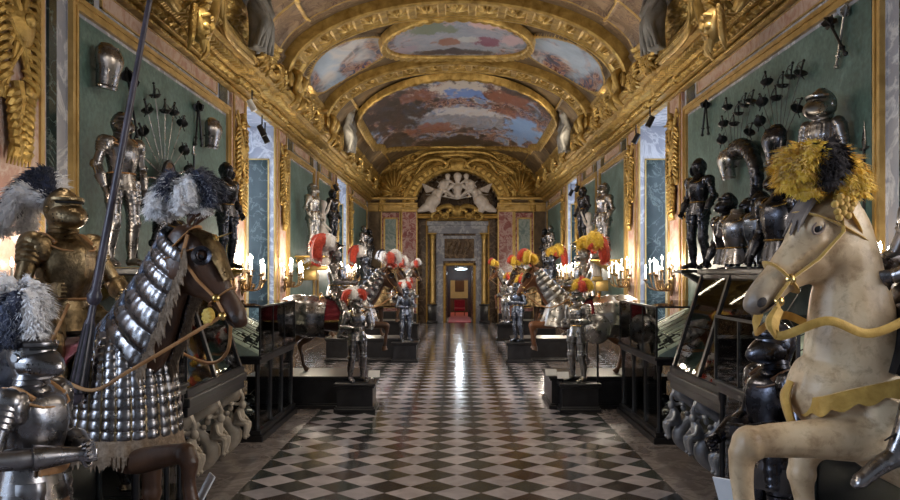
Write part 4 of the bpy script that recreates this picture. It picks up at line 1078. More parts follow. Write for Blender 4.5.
# feathers spread across the heading of the horse
def spread(P0, lst, k=1.0): return [((P0+V(a, c, d)*k), (P0+V(e, f, g)*k)) for (a, c, d, e, f, g) in lst]
ft(LH, 'feather_white', pb, spread(pb, [(-.12,-.08,.16,-.22,-.12,.04), (-.05,-.14,.18,-.12,-.22,.04), (-.16,0,.14,-.24,.02,.0), (-.1,-.06,.08,-.18,-.1,-.03), (-.16,-.1,.12,-.26,-.14,-.03)], .72), .3, .07, 1500, 'white ostrich plume')
ft(LH, 'feather_navy', pb, spread(pb, [(-.04,-.12,.24,-.04,-.2,.14), (.06,.1,.27,.16,.16,.18), (.1,.06,.27,.2,.1,.12), (.08,.16,.24,.14,.24,.14), (.14,.04,.24,.24,.06,.06)], .72), .3, .07, 1300, 'navy ostrich plume')
ft(LH, 'feather_white', pb, spread(pb, [(.08,-.04,.2,.14,-.08,.06), (.08,.03,.16,.16,.04,.0), (.05,-.08,.16,.1,-.14,.02)], .72), .3, .07, 1500, 'white ostrich plume')
# reins, crimson saddle, cloth
def saddle(t, mat='cloth_red', edge='brass', z=1.47, x=-.05, pit=0, cloth=True):
    mt_ = Matrix.Translation((x, 0, z)) @ Matrix.Rotation(pit, 4, 'Y')
    b = B(); stube(b, [(-.25, 0, .04), (-.15, 0, -.0), (0, 0, -.03), (.18, 0, .0), (.26, 0, .06)], [(.12, .06), (.22, .06), (.2, .05), (.18, .06), (.1, .05)], 16, 14, (0, 0, 1)); xf(b, mt_); sd = obj('saddle', b, M[mat], t)
    for xx, h_, tl in ((.27, .17, .02), (-.27, .17, -.04)):
        b = B(); prism(b, [(xx+tl*math.sin(a), .24*math.cos(a), -.12+(.12+h_)*math.sin(a)) for a in np.linspace(-.15, PI+.15, 18)], .035, (1, 0, 0))
        xf(b, mt_); obj('saddle_bow', b, M[edge], sd)
    if cloth:
        sheath('saddle_cloth', [(x-.36, 0, z-.33), (x, 0, z-.32), (x+.3, 0, z-.31)], [(.345, .345)]*3, (0, 0, 1), -12, 192, 20, 60, M[mat], t, lambda S, A: .006*np.sin(A*20), .03)
        for a_ in (-12, 192): sheath('cloth_border', [(x-.37, 0, z-.33), (x, 0, z-.32), (x+.31, 0, z-.31)], [(.345, .345)]*3, (0, 0, 1), a_-3, a_+3, 20, 6, M[edge], t, None, .045)
    for s in (-1, 1):
        b = B(); tube(b, [mt_ @ V(.1, s*.3, -.1), mt_ @ V(.3, s*.37, -.6)], [(.012, .004)]*2, 6, (1, 0, 0)); 
        tube(b, [mt_ @ V(.3+.06*math.sin(q), s*.37+.055*math.cos(q)*0, -.67+.075*math.cos(q)) for q in np.linspace(0, 2*PI, 16)], .008, 6)
        obj('stirrup', b, M['black_iron'], sd)
saddle(LH)
b = B()
mz = [mt @ V(.54, s*.075, -.06) for s in (-1, 1)]
stube(b, [mz[0], V(1.0, -.34, 1.4), V(.72, -.44, 1.27), V(.3, -.44, 1.42), V(.1, -.2, 1.75)], .011, 30, 8)
stube(b, [mz[1], V(1.05, .3, 1.45), V(.7, .42, 1.35), V(.3, .42, 1.45), V(.1, .16, 1.75)], .011, 30, 8)
obj('reins', b, M['leather'], LH)
b = B(); q = mt @ V(.5, -.085, -.12); ell(b, q, (.04, .03, .055), None, 12, 8)
for k in range(9): a = k*2*PI/9; ell(b, q+V(.03*math.cos(a), -.015, .035*math.sin(a)), (.017, .015, .017), None, 8, 6)
obj('rosette', b, simple('yellow_silk_rosette', (.5,.3,.04), (.7,.48,.1), .6), LH)
# the rider
GR = armour('knight', 'gilt etched rider in closed helmet holding the tall lance on the armoured bay horse', (-2.86, 5.9, 1.0), -.45, 'bronze', 'brass', 'close', yaw=-.15,
    arms=[[(0, .215, 1.385), (.08, .33, 1.15), (.3, .2, 1.08)], [(0, -.215, 1.385), (.05, -.33, 1.12), (.33, -.36, 1.12)]], legs='ride', seg=18, curl=(1.0, 1.15), pn=[(0, -1, 0), (0, 1, 0)], leather='leather', scale=1.15)
HG = GR.children
hm = [c for c in GR.children if c.name.startswith('helmet')][0]
P1 = V(-.1, 0, 1.66)
ft(hm, 'feather_navy', P1, spread(P1, [(-.1,.0,.18,-.24,.0,.1), (-.16,-.06,.12,-.28,-.1,-.02)]), .3, .085, 900, 'navy plume')
ft(hm, 'feather_white', P1, spread(P1, [(-.2,.04,.08,-.34,.06,-.12), (-.18,-.1,.06,-.32,-.14,-.16), (-.12,.1,.14,-.28,.18,.04)]), .3, .09, 1000, 'grey white plume')
b = B()       # the lance: butt below the hand, long shaft sloping forward out of the picture
p0 = Vector(P(75, 402, 5.15)); p1 = Vector(P(100, 318, 5.3)); p2 = Vector(P(153, -18, 5.55))
d = (p2-p0).normalized()
def on(t): return p0+d*t
L = (p2-p0).length
lathe_pts = [(-.02, .012), (0, .035), (.05, .04), (.06, .055), (.5, .034), (.53, .024), (.62, .022), (.64, .04), (.68, .05), (.72, .03), (1.2, .026), (L*.9, .019), (L+.6, .015)]
tube(b, [on(t) for t, r in lathe_pts], [r for t, r in lathe_pts], 14)
LN = tag(obj('lance', b, simple('dark_violet_lance_paint', (.025,.02,.028), (.07,.055,.07), .35)), 'long dark lance with fluted grip held upright by the gilt rider', 'lance')
b = B()
for k in range(9):
    a = k*2*PI/9; s_, u_ = d.cross(V(0,1,0)).normalized(), V(0,1,0)
    o_ = s_*math.cos(a)+u_*math.sin(a); tube(b, [on(.06)+o_*.05, on(.5)+o_*.03], [.011, .007], 6)
obj('flute', b, M['black_iron'], LN)
b = B(); lathe(b, [(.0, 0), (.006, .01), (.004, .14), (0, .16)], on(L+.6), d, 8); obj('tip', b, M['steel'], LN)
# the knight on foot
FK = armour('knight', 'grey steel knight with clasped gauntlets and white and navy plume, nearest on the left', (-2.25, 4.3, BZ), -.1, 'steel_grey', 'brass', 'close', yaw=-.2,
    arms=[[(0, .215, 1.385), (.0, .31, 1.13), (.27, .06, 1.13)], [(0, -.215, 1.385), (-.02, -.31, 1.12), (.27, -.06, 1.11)]], seg=20, curl=(1.0, .95), pn=[(-.2, -1, -.2), (-.2, 1, -.2)], leather='leather', skirt='leather_dark')
hm = [c for c in FK.children if c.name.startswith('helmet')][0]
P1 = V(-.06, 0, 1.71)
ft(hm, 'feather_white', P1, spread(P1, [(-.12,.0,.2,-.28,-.0,.04), (-.2,.0,.16,-.36,.0,-.08), (-.06,-.04,.27,-.2,-.1,.16), (-.18,.08,.2,-.34,.14,0), (.02,.04,.26,.1,.04,.14), (.06,-.04,.2,.13,-.08,.05), (-.26,.0,.08,-.34,-.0,-.18)]), .3, .085, 1500, 'white ostrich plume')
ft(hm, 'feather_navy', P1, spread(P1, [(.0,-.1,.16,.02,-.13,.0), (-.03,-.1,.13,-.03,-.13,-.02), (.03,-.09,.2,.05,-.12,.06)]), .3, .065, 900, 'navy ostrich plume')
b = B()
stube(b, [(.13, -.13, 1.03), (.17, 0, 1.02), (.13, .13, 1.03)], [(.008, .022)]*3, 12, 6, (0, 0, 1))
for k in range(-3, 4): ell(b, (.165-.004*k*k, k*.04, 1.02), (.012, .014, .018), None, 8, 6)
obj('belt', b, M['leather'], FK, label='tan leather belt')
pedestal('pedestal', 'low black pedestal under the grey steel knight with clasped gauntlets', -2.6, -1.85, 3.95, 4.65, BZ)
# ================================================================ foreground right: rearing cream horse, its rider, dark knight on foot
pedestal('pedestal', 'long black pedestal under the rearing cream horse', 1.55, 4.0, 3.6, 4.75, BZ)
def Lp(x, y, Y=4.15): return (RX-(x-CX)/F*Y, 0, H-(y-CY)/F*Y)
RX = 3.2
rot = PI+.0
nk = [(Lp(868, 395), (.22, .3)), (Lp(858, 352), (.2, .265)), (Lp(853, 310), (.165, .215)), (Lp(851, 268), (.135, .165)), (Lp(847, 235), (.105, .14)), (Lp(842, 214), (.085, .12))]
bd = [((-.28, 0, 1.1), (.08, .1)), ((-.16, 0, 1.16), (.24, .24)), ((.1, 0, 1.28), (.3, .33)), ((.5, 0, 1.46), (.31, .35)), ((.85, 0, 1.6), (.28, .33)), ((1.12, 0, 1.72), (.25, .29)), ((1.35, 0, 1.8), (.2, .2)), ((1.47, 0, 1.84), (.1, .12))]
lg1 = [(1.1, .12, 1.72, .2), (1.2, .17, 1.6, .125), (1.5, .18, 1.585, .093), (1.76, .17, 1.56, .078), (1.8, .17, 1.45, .062), (1.79, .17, 1.3, .052), (1.77, .17, 1.16, .056), (1.73, .17, 1.07, .05), (1.71, .17, 1.0, .05)]
lg2 = [(1.08, .12, 1.7, .2), (1.15, .17, 1.55, .12), (1.32, .17, 1.46, .085), (1.36, .17, 1.33, .068), (1.34, .17, 1.15, .05), (1.32, .17, .98, .054), (1.28, .17, .88, .05)]
hl = [(.0, .13, 1.2, .26), (.12, .19, .98, .165), (-.08, .18, .82, .09), (-.24, .17, .66, .065), (-.16, .16, .38, .045), (-.1, .16, .17, .05), (-.05, .16, .06, .05)]
lw = lambda L, up=0: [(x, y, z-BZ, r) for x, y, z, r in L]
RH, mt, neck, body = horse('horse', 'rearing cream painted horse with yellow and black plumes and yellow straps', (RX, 4.17, BZ), PI, 'horse_cream',
    body=[((p[0], p[1], p[2]-BZ+.02), r) for p, r in bd], neck=[((p[0], p[1], p[2]-BZ), r) for p, r in nk],
    legs=[(lw(lg1), 1), (lw(lg2), -1), ([(x, y, z-.0, r) for x, y, z, r in [(q[0], q[1], q[2]-.0, q[3]) for q in hl]], 1), (hl, -1)], pitch=.8, yaw=.1, voxel=.012, hsc=1.1, mane=None, hoof='leather_dark')
bridle(RH, mt, 'strap_yellow', w=.021)
mz0 = mt @ V(.62, 0, -.02)
def muzzle(mat, c):
    nt = mat.node_tree; b_ = nt.nodes['Principled BSDF']; src = b_.inputs['Base Color'].links[0].from_socket
    tc = nt.nodes.new('ShaderNodeTexCoord'); d_ = nt.nodes.new('ShaderNodeVectorMath'); d_.operation = 'DISTANCE'; d_.inputs[1].default_value = tuple(c)
    nt.links.new(tc.outputs['Object'], d_.inputs[0]); f = ramp(nt, d_.outputs['Value'], [(.06, (.75,)*3), (.2, (0, 0, 0))])
    nt.links.new(mixc(nt, f, src, (.1, .085, .08)), b_.inputs['Base Color'])
muzzle(M['horse_cream'], mz0)
for s in (-1, 1):      # lids round the eyes, swelling cheek vein
    b = B(); tube(b, [mt @ V(.185+.033*math.cos(a), s*.106, .052+.022*math.sin(a)) for a in np.linspace(0, 2*PI, 20)], .007, 6); obj('eyelid', b, simple('eyelid_paint', (.16,.11,.085), (.26,.19,.15), .5), RH)
b = B()   # dark forelock swept over the brow
for k in range(26):
    s = random.uniform(-.05, .06); stube(b, [mt @ V(-.03, s*.7, .09), mt @ V(.05, s, .14), mt @ V(.15+random.uniform(0, .05), s*1.3, .125), mt @ V(.24+random.uniform(-.05, .04), s*1.5, .1)], [.016, .02, .014, .003], 8, 5)
obj('forelock', b, simple('grey_brown_hair', (.1,.08,.075), (.2,.17,.15), .6), RH)
q = mt @ V(.05, .12, .04)
b = B()
for k in range(12):
    a = k*2.4; r = .012*math.sqrt(k)*1.4; ell(b, q+V(r*math.cos(a), .02, r*math.sin(a)), (.02, .02, .02), None, 8, 6)
obj('rosette', b, M['strap_yellow'], RH)
def band(par, name, pts, w, mat, scal=0, th=.012, n=40, normal=None):
    """hanging strap: ribbon with a scalloped lower edge"""
    P_ = smooth_path([Vector(p) for p in pts], n); b = B(); A, Bv, A2, B2 = [], [], [], []
    for i, p in enumerate(P_):
        f = i/(n-1); dn = w+scal*abs(math.sin(f*PI*7)); nn = normal(p) if normal else V(0, 1, 0)
        A.append(b.verts.new(p+V(0, 0, .0))); Bv.append(b.verts.new(p+V(0, 0, -dn))); A2.append(b.verts.new(p+nn*th)); B2.append(b.verts.new(p+nn*th+V(0, 0, -dn)))
    for i in range(n-1):
        for (u, v) in ((A, Bv), (Bv, B2), (B2, A2), (A2, A)):
            b.faces.new((u[i], u[i+1], v[i+1], v[i]))
    for i in (0, n-1): b.faces.new((A[i], Bv[i], B2[i], A2[i]))
    return obj(name, b, M[mat], par)
# breast strap wrapped round the shoulder, with scallops
def wrapp(zf, zb, x0, r0, a0, a1, n=24):
    out = []
    for i in range(n):
        a = math.radians(a0+(a1-a0)*i/(n-1)); out.append((x0+r0[1]*math.sin(a), r0[0]*math.cos(a), zf+(zb-zf)*abs(math.cos(a))))
    return out
cz = 1.62
def arc(side): 
    pts = [(1.46, .0, 1.42), (1.42, .16*side, 1.44), (1.3, .245*side, 1.49), (1.12, .29*side, 1.54), (.85, .325*side, 1.6), (.6, .345*side, 1.63)]
    return pts
for s in (1, -1): band(RH, 'breast_strap', arc(s), .07, 'strap_yellow', .03, .014*s)
b = B(); stube(b, [(1.5, .03, 1.5), (1.53, .03, 1.42), (1.5, .03, 1.3), (1.47, .03, 1.24)], [(.03, .015), (.05, .02), (.045, .02), (.01, .01)], 14, 10, (1, 0, 0)); obj('breast_pendant', b, M['strap_yellow'], RH)
mz = [mt @ V(.55, s*.078, -.06) for s in (1, -1)]
def ribbon(par, name, pts, w, mat, th=.006, n=50):
    b = B(); stube(b, pts, [(th, w)]*len(pts), n, 8, (0, 0, 1)); return obj(name, b, M[mat], par)
ribbon(RH, 'rein', [mz[0], mz[0]+V(.02, .04, -.16), V(1.42, .26, 1.82), V(1.22, .27, 1.76), V(1.0, .27, 1.86), V(.82, .25, 2.05), V(.7, .15, 2.2)], .022, 'strap_yellow')
ribbon(RH, 'rein', [mz[1], mz[1]+V(.02, -.04, -.16), V(1.42, -.26, 1.82), V(1.22, -.27, 1.76), V(1.0, -.27, 1.86), V(.82, -.25, 2.05), V(.7, -.15, 2.2)], .022, 'strap_yellow')
b = B(); stube(b, [mz[0]+V(0,.0,-.03), mz[0]+V(.04, .02, -.1), mz[0]+V(.02, .03, -.17)], [(.02, .03), (.03, .04), (.01, .02)], 10, 8); obj('bit_shank', b, M['strap_yellow'], RH)
pb = mt @ V(.0, 0, .12)
yl = .0
ft(RH, 'feather_yellow', pb, spread(pb, [(.14,.02,.2,.22,.04,.08), (.1,.1,.22,.18,.14,.1), (.18,.06,.16,.24,.08,.06), (.07,.06,.12,.14,.1,-.0), (.14,-.08,.2,.2,-.1,.06), (.17,-.0,.22,.25,-.0,.14)], .8), .3, .08, 2600, 'yellow ostrich plume')
ft(RH, 'feather_black', pb, spread(pb, [(.02,.12,.23,.0,.19,.13), (.05,.1,.18,.04,.18,.06)], .8), .3, .08, 1800, 'black ostrich plume')
ft(RH, 'feather_yellow', pb, spread(pb, [(-.1,.02,.2,-.16,.04,.08), (-.12,.08,.14,-.18,.12,.0), (-.05,.08,.12,-.1,.12,-.02), (-.12,-.04,.18,-.19,-.06,.08), (-.04,-.04,.2,-.08,-.08,.08)], .8), .3, .08, 2600, 'yellow ostrich plume')
# saddle and crimson cloth
mts = Matrix.Translation((.72, 0, 1.6)) @ Matrix.Rotation(-.42, 4, 'Y')
b = B(); stube(b, [(-.28, 0, .06), (-.15, 0, -.0), (0, 0, -.02), (.18, 0, .02), (.28, 0, .08)], [(.14, .07), (.25, .07), (.23, .06), (.2, .07), (.12, .06)], 16, 14, (0, 0, 1)); xf(b, mts); sd = obj('saddle', b, M['leather_dark'], RH)
for xx, tl in ((.29, .02), (-.27, -.04)):
    b = B(); prism(b, [(xx+tl*math.sin(a), .27*math.cos(a), -.14+.3*math.sin(a)) for a in np.linspace(-.15, PI+.15, 18)], .04, (1, 0, 0)); xf(b, mts); obj('saddle_bow', b, M['black_iron'], sd)
for s in (-1, 1):
    b = B(); bx(b, -.02, .07, .345*s, .365*s, -.42, .0); xf(b, mts); obj('girth_strap', b, M['bronze'], sd)
    b = B(); tube(b, [mts @ V(.1, s*.37, -.2), mts @ V(.33, s*.42, -.5)], [(.012, .004)]*2, 6, (1, 0, 0)); obj('stirrup_leather', b, M['black_iron'], sd)
RR = armour('knight', 'dark steel rider seated on the rearing cream horse at the right edge', (2.48, 4.17, 1.33), PI, 'steel_grey', 'brass', 'close', legs=[[(0, s*.12, .93), (.18, s*.3, .8), (.3, s*.385, .6), (.36, s*.4, .42), (.44, s*.4, .24), (.62, s*.4, .1)] for s in (1, -1)],
    seg=16, curl=(.9, .9), arms=[[(0, s*.215, 1.385), (.06, s*.32, 1.15), (.3, s*.14, 1.06)] for s in (1, -1)], leather='leather', skirt='cloth_red')
hm = [c for c in RR.children if c.name.startswith('helmet')][0]
ft(hm, 'feather_black', V(-.08, 0, 1.68), spread(V(-.08, 0, 1.68), [(-.1,.04,.2,-.26,.06,.08), (-.16,-.06,.14,-.3,-.1,.0)]), .3, .06, 200, 'black plume')
# dark knight on foot behind the horse's head
KB = armour('knight', 'black steel knight on foot beyond the rearing cream horse, arm held forward', (1.98, 5.05, BZ), PI+.15, 'steel_dark', 'brass', 'close', yaw=.05, pitch=.05,
    arms=[[(0, .215, 1.385), (.02, .31, 1.12), (.3, .22, 1.12)], [(0, -.215, 1.385), (.02, -.31, 1.12), (.28, -.2, 1.0)]], seg=16, curl=(.9, .9), pn=[(0, -1, 0), (0, 1, 0)], leather='leather_dark')
pedestal('pedestal', 'black pedestal under the black steel knight beyond the cream horse', 1.6, 2.4, 4.8, 5.6, BZ)
def card(loc, rotz, label):
    zc = loc[2]; loc = (loc[0], loc[1], 0)
    t = thing('label_stand', label, 'label', loc, rotz)
    b = B(); lathe(b, [(.09, 0), (.09, .012), (.012, .02), (.01, zc+.8)], seg=14); obj('stand', b, M['black_iron'], t)
    b = B(); box(b, (0, 0, zc+.85), (.008, .14, .19), (0, .5, 0)); obj('card', b, M['paper'], t, False)
    return t
q = P(728, 492, 4.6); card((q[0], q[1], max(0, q[2]-.85)), PI*.5+2.4, 'white label card on a thin black stand at the feet of the rearing horse')
q = P(205, 489, 5.0); card((q[0], q[1], max(0, q[2]-.85)), .5, 'white label card on a thin black stand under the raised bay hoof')
# ================================================================ pairs of mounted knights down the hall
def mounted(base, bx0, bx1, by0, by1, h, lab, coat, side, hx, hy, rz, barding, plumes_r, plumes_h, plumes_f, fx_, fy_, frot, fmat, helm_f, frlabel, rlabel, hlabel, plabel, fplabel, rear=False, lean=0, cup='bronze', seat_cloth='cloth_red'):
    pedestal('pedestal', plabel, bx0, bx1, by0, by1, h+.08)
    hz = h+.08; S = .89
    legs = [('fs', 1), ('fu', -1), ('hs', 1), ('hb', -1)] if not rear else [('fu', 1), ('fu', -1), ('hs', 1), ('hb', -1)]
    t, mt, neck, body = horse('horse', hlabel, (hx, hy, hz), rz, coat, scale=S, pitch=.95, yaw=lean, voxel=.028, legs=legs)
    NP = [p for p, r in neck]; NR = [r for p, r in neck]
    if barding:
        sheath('crinet', NP, [(r[0]+.012, r[1]+.012) for r in NR], (1, 0, 0), -220, 40, 60, 40, M[barding], t, lambda S, A: .02*np.abs(np.sin(S*PI*8))**.6, .004)
        sheath('peytral', [(.34, 0, 1.5), (.4, 0, 1.35), (.42, 0, 1.15), (.43, 0, .95)], [(.22, .27), (.3, .33), (.35, .38), (.42, .45)], (1, 0, 0), -30, 210, 30, 60, M[barding], t, lambda S, A: .012*np.abs(np.sin(A*5)), 0)
        sheath('crupper', [(-1.02, 0, 1.12), (-.9, 0, 1.15), (-.6, 0, 1.12), (-.2, 0, 1.1)], [(.32, .36), (.42, .44), (.46, .46), (.44, .44)], (0, 0, 1), -58, 238, 30, 60, M[barding], t, lambda S, A: .014*np.abs(np.sin(A*6))+.008*np.sin(S*20), 0)
        shaffron(t, mt, cup, 'brass', True, True)
    bridle(t, mt, 'leather'); saddle(t, seat_cloth)
    pb = mt @ V(-.02, 0, .18)
    plume(t, pb, plumes_h, .27, 140, 0, .42)
    b = B()
    for s in (1, -1): stube(b, [mt @ V(.54, s*.075, -.06), V(.8, s*.25, 1.35), V(.4, s*.3, 1.45), V(.1, s*.1, 1.72)], .012, 16, 6)
    obj('reins', b, M['leather'], t)
    cs, sn = math.cos(rz), math.sin(rz)
    armour('knight', rlabel, (hx-.05*cs, hy-.05*sn, hz+.56), rz, fmat, 'brass', helm_f[0], legs='hang', seg=10, scale=.98, arms=[[(0, .215, 1.385), (.08, .33, 1.15), (.32, .16, 1.1)], [(0, -.215, 1.385), (.08, -.33, 1.12), (.34, -.3, 1.12)]], plumes=plumes_r, psize=.3, pnb=130, pn=[(0, -1, 0), (0, 1, 0)], yaw=.0)
    if fx_ is not None:
        pedestal('pedestal', fplabel, fx_-.36, fx_+.36, fy_-.33, fy_+.36, h)
        armour('knight', frlabel, (fx_, fy_, h), frot, fmat, 'brass', helm_f[1], seg=12, scale=.85 if hx < 0 else .93, arms=[[(0, .215, 1.385), (.02, .31, 1.13), (.3, .2, 1.15)], [(0, -.215, 1.385), (-.02, -.3, 1.12), (.26, -.16, 1.1)]], plumes=plumes_f, psize=.22, pnb=150, pn=[(0, -1, 0), (0, 1, 0)], skirt=None)
    return t
RW = lambda k=1: [('feather_red', [(.1, .75*k, .9, .3), (.9, .6*k, 1.0, .9), (-.5, .4*k, 1.0, 1.1)]), ('feather_white', [(-.9, .8*k, .8, .3), (.4, .3*k, .9, .8), (1.7, .7*k, .5, .3)])]
YR_ = lambda k=1: [('feather_red', [(.1, .75*k, .8, .3), (-.7, .4*k, 1.0, 1.0), (1.3, .7*k, .8, .5)]), ('feather_yellow', [(.7, .9*k, .7, .4), (-1.0, .85*k, .8, .4), (2.4, .6*k, .6, .3)])]
WB = lambda k=1: [('feather_white', [(0, .8*k, .8, .4), (1.2, .7*k, .9, .6)]), ('feather_black', [(.7, .9*k, .7, .4), (-.8, .7*k, .9, .6)])]
RWT = [('feather_red', [(1.4, .55, .9, .5), (-1.5, .6, .9, .4)]), ('feather_white', [(.8, .8, .7, .4), (-.6, .85, .7, .4), (2.6, .5, .5, .2)])]
YRT = [('feather_yellow', [(1.3, .75, .8, .4), (-1.3, .75, .8, .4), (2.7, .5, .5, .2)]), ('feather_red', [(.4, .9, .7, .3), (-2.2, .6, .6, .3)])]
h1 = .5
mounted(None, -3.75, -1.62, 14.3, 15.6, h1, '', 'horse_brown', -1, -2.2, 14.95, .0, 'steel_grey', RW(), RWT, RWT, -1.76, 14.25, -1.0, 'steel_grey', ('burgonet', 'close'),
    'bright steel knight on foot, small red and white plume, nearest left footman down the hall', 'steel rider with red plume on the nearest silver barded horse, left side', 'dark horse in bright steel barding behind the front left footman', 'long black base under the nearest silver barded horse, left side', 'black pedestal of the nearest left footman, red and white plume')
mounted(None, 1.62, 3.75, 14.3, 15.6, h1, '', 'horse_chestnut', 1, 2.3, 14.95, PI, 'steel', YR_(), YRT, YRT, 2.12, 14.25, PI+.7, 'steel', ('close', 'close'),
    'bright steel knight on foot, yellow and red plume, nearest right footman down the hall', 'steel rider with red and yellow plume on the chestnut horse, right side', 'rearing chestnut horse with bright steel barding, right side past the glass cases', 'long black base under the chestnut horse, right side', 'black pedestal of the nearest right footman, yellow and red plume', rear=True)
mounted(None, -3.6, -1.5, 22.0, 23.2, .55, '', 'horse_brown', -1, -2.55, 22.8, .0, 'bronze', RW(), RWT, RWT, -1.4, 22.0, -1.0, 'steel_blue', ('burgonet', 'close'),
    'blued steel knight on foot with red plume, second pedestal down the left side', 'rider with red and white plume on the second horse down the left side', 'dark horse with gilt barding, second down the left side', 'long black base under the second horse on the left', 'black pedestal of the second footman on the left')
mounted(None, 1.5, 3.6, 22.0, 23.2, .55, '', 'horse_brown', 1, 2.6, 22.7, PI, 'bronze', YR_(), YRT, YRT, 1.66, 21.9, PI+.6, 'steel_blue', ('close', 'close'),
    'blued steel knight on foot with small red plume, second pedestal down the right side', 'rider with yellow plume on the second horse down the right side', 'dark horse with gilt barding and yellow plume, second down the right side', 'long black base under the second horse on the right', 'black pedestal of the second footman on the right')
mounted(None, -3.6, -1.6, 29.2, 30.4, .6, '', 'horse_brown', -1, -2.5, 29.9, .0, 'steel', WB(), RWT, RWT, -1.7, 29.0, -.8, 'steel', ('close', 'burgonet'),
    'steel knight on foot with red plume, third pedestal down the left side', 'rider with black and white plume on the third horse down the left side', 'dark barded horse, third down the left side', 'long black base under the third horse on the left', 'black pedestal of the third footman on the left')
mounted(None, 1.6, 3.6, 29.2, 30.4, .6, '', 'horse_chestnut', 1, 2.35, 29.9, PI, 'steel', YR_(), YRT, YRT, 1.75, 29.0, PI+.6, 'steel', ('close', 'burgonet'),
    'steel knight on foot with yellow plume, third pedestal down the right side', 'rider with red and yellow plume on the third horse down the right side', 'chestnut horse with steel barding, third down the right side', 'long black base under the third horse on the right', 'black pedestal of the third footman on the right')
# round shield beside the chestnut horse
t = thing('round_shield', 'round steel shield with a conical boss hung beside the right footman', 'shield', P(596, 329, 14.0))
b = B(); lathe(b, [(0, .1), (.02, .08), (.14, .04), (.23, .02), (.255, 0), (.25, -.02), (0, -.02)], (0, 0, 0), (-.15, -1, .05), 40); obj('disc', b, M['steel'], t)
b = B(); tube(b, [(.25*math.cos(a), 0, .25*math.sin(a)) for a in np.linspace(0, 2*PI, 40)], .014, 6); obj('rim', b, M['steel_grey'], t)
b = B(); lathe(b, [(.0, .22), (.012, .12), (.04, .1)], (0, 0, 0), (-.15, -1, .05), 10); obj('boss', b, M['steel'], t)
b = B(); tube(b, [(0, .03, 0), (.05, .1, 0), (.05, .12, -.3), (.05, .12, -t.location.z)], .018, 8); obj('stand', b, M['black_iron'], t)
# small label easels on the front edges of the bases
for (x, y, Y, lb) in ((374, 371, 14.2, 'tilted white label on the base of the nearest left footman'), (551, 374, 14.4, 'tilted white label on the base of the nearest right horse'), (563, 376, 14.0, 'tilted white label at the feet of the nearest right footman')):
    q = P(x, y, Y); t = thing('label_easel', lb, 'label', (q[0], q[1], h1))
    b = B(); box(b, (0, 0, .14), (.2, .01, .13), (-.6, 0, 0)); obj('card', b, M['paper'], t, False)
    b = B(); tube(b, [(0, .06, 0), (0, .02, .16)], .008, 6); obj('leg', b, M['black_iron'], t)
# ================================================================ glass cases
def pane(name, x0, x1, y0, y1, z0, z1, par):
    b = B(); bx(b, x0, x1, y0, y1, z0, z1); return obj(name, b, M['glass'], par, False)
def sword(par_thing_name, label, hilt, tip, nrm, group, L=None, mat='black_iron', blade='steel_grey', style=0, r=.011):
    """a sword lying flat against a surface with normal nrm"""
    hilt, tip, nrm = Vector(hilt), Vector(tip), Vector(nrm).normalized()
    d = (tip-hilt).normalized(); s = d.cross(nrm).normalized(); L = (tip-hilt).length
    t = thing(par_thing_name, label, 'sword', hilt, 0, group); o = V(0, 0, 0)
    b = B(); tube(b, [o, o+d*L*.98, o+d*L], [(r*1.3, r*.45), (r*.9, r*.35), (.001, .001)], 6, tuple(nrm)); obj('blade', b, M[blade], t)
    b = B(); tube(b, [o-d*.02, o-d*.15], r*1.3, 8); ell(b, o-d*.17, .019, None, 8, 6)
    tube(b, [o-s*.14, o, o+s*.14], r*.8, 6)
    if style: 
        tube(b, [o+s*.085*math.cos(a)+nrm*.03+d*(.02+.06*math.sin(a)-.06) for a in np.linspace(0, 2*PI, 14)], r*.7, 5)
        stube(b, [o+s*.1, o+s*.08-d*.1+nrm*.02, o-d*.16], r*.6, 8, 5); lathe(b, [(0, .03), (.05, .02), (.085, -.02), (.08, -.025), (0, .01)], o, d, 12)
    obj('hilt', b, M[mat], t); return t
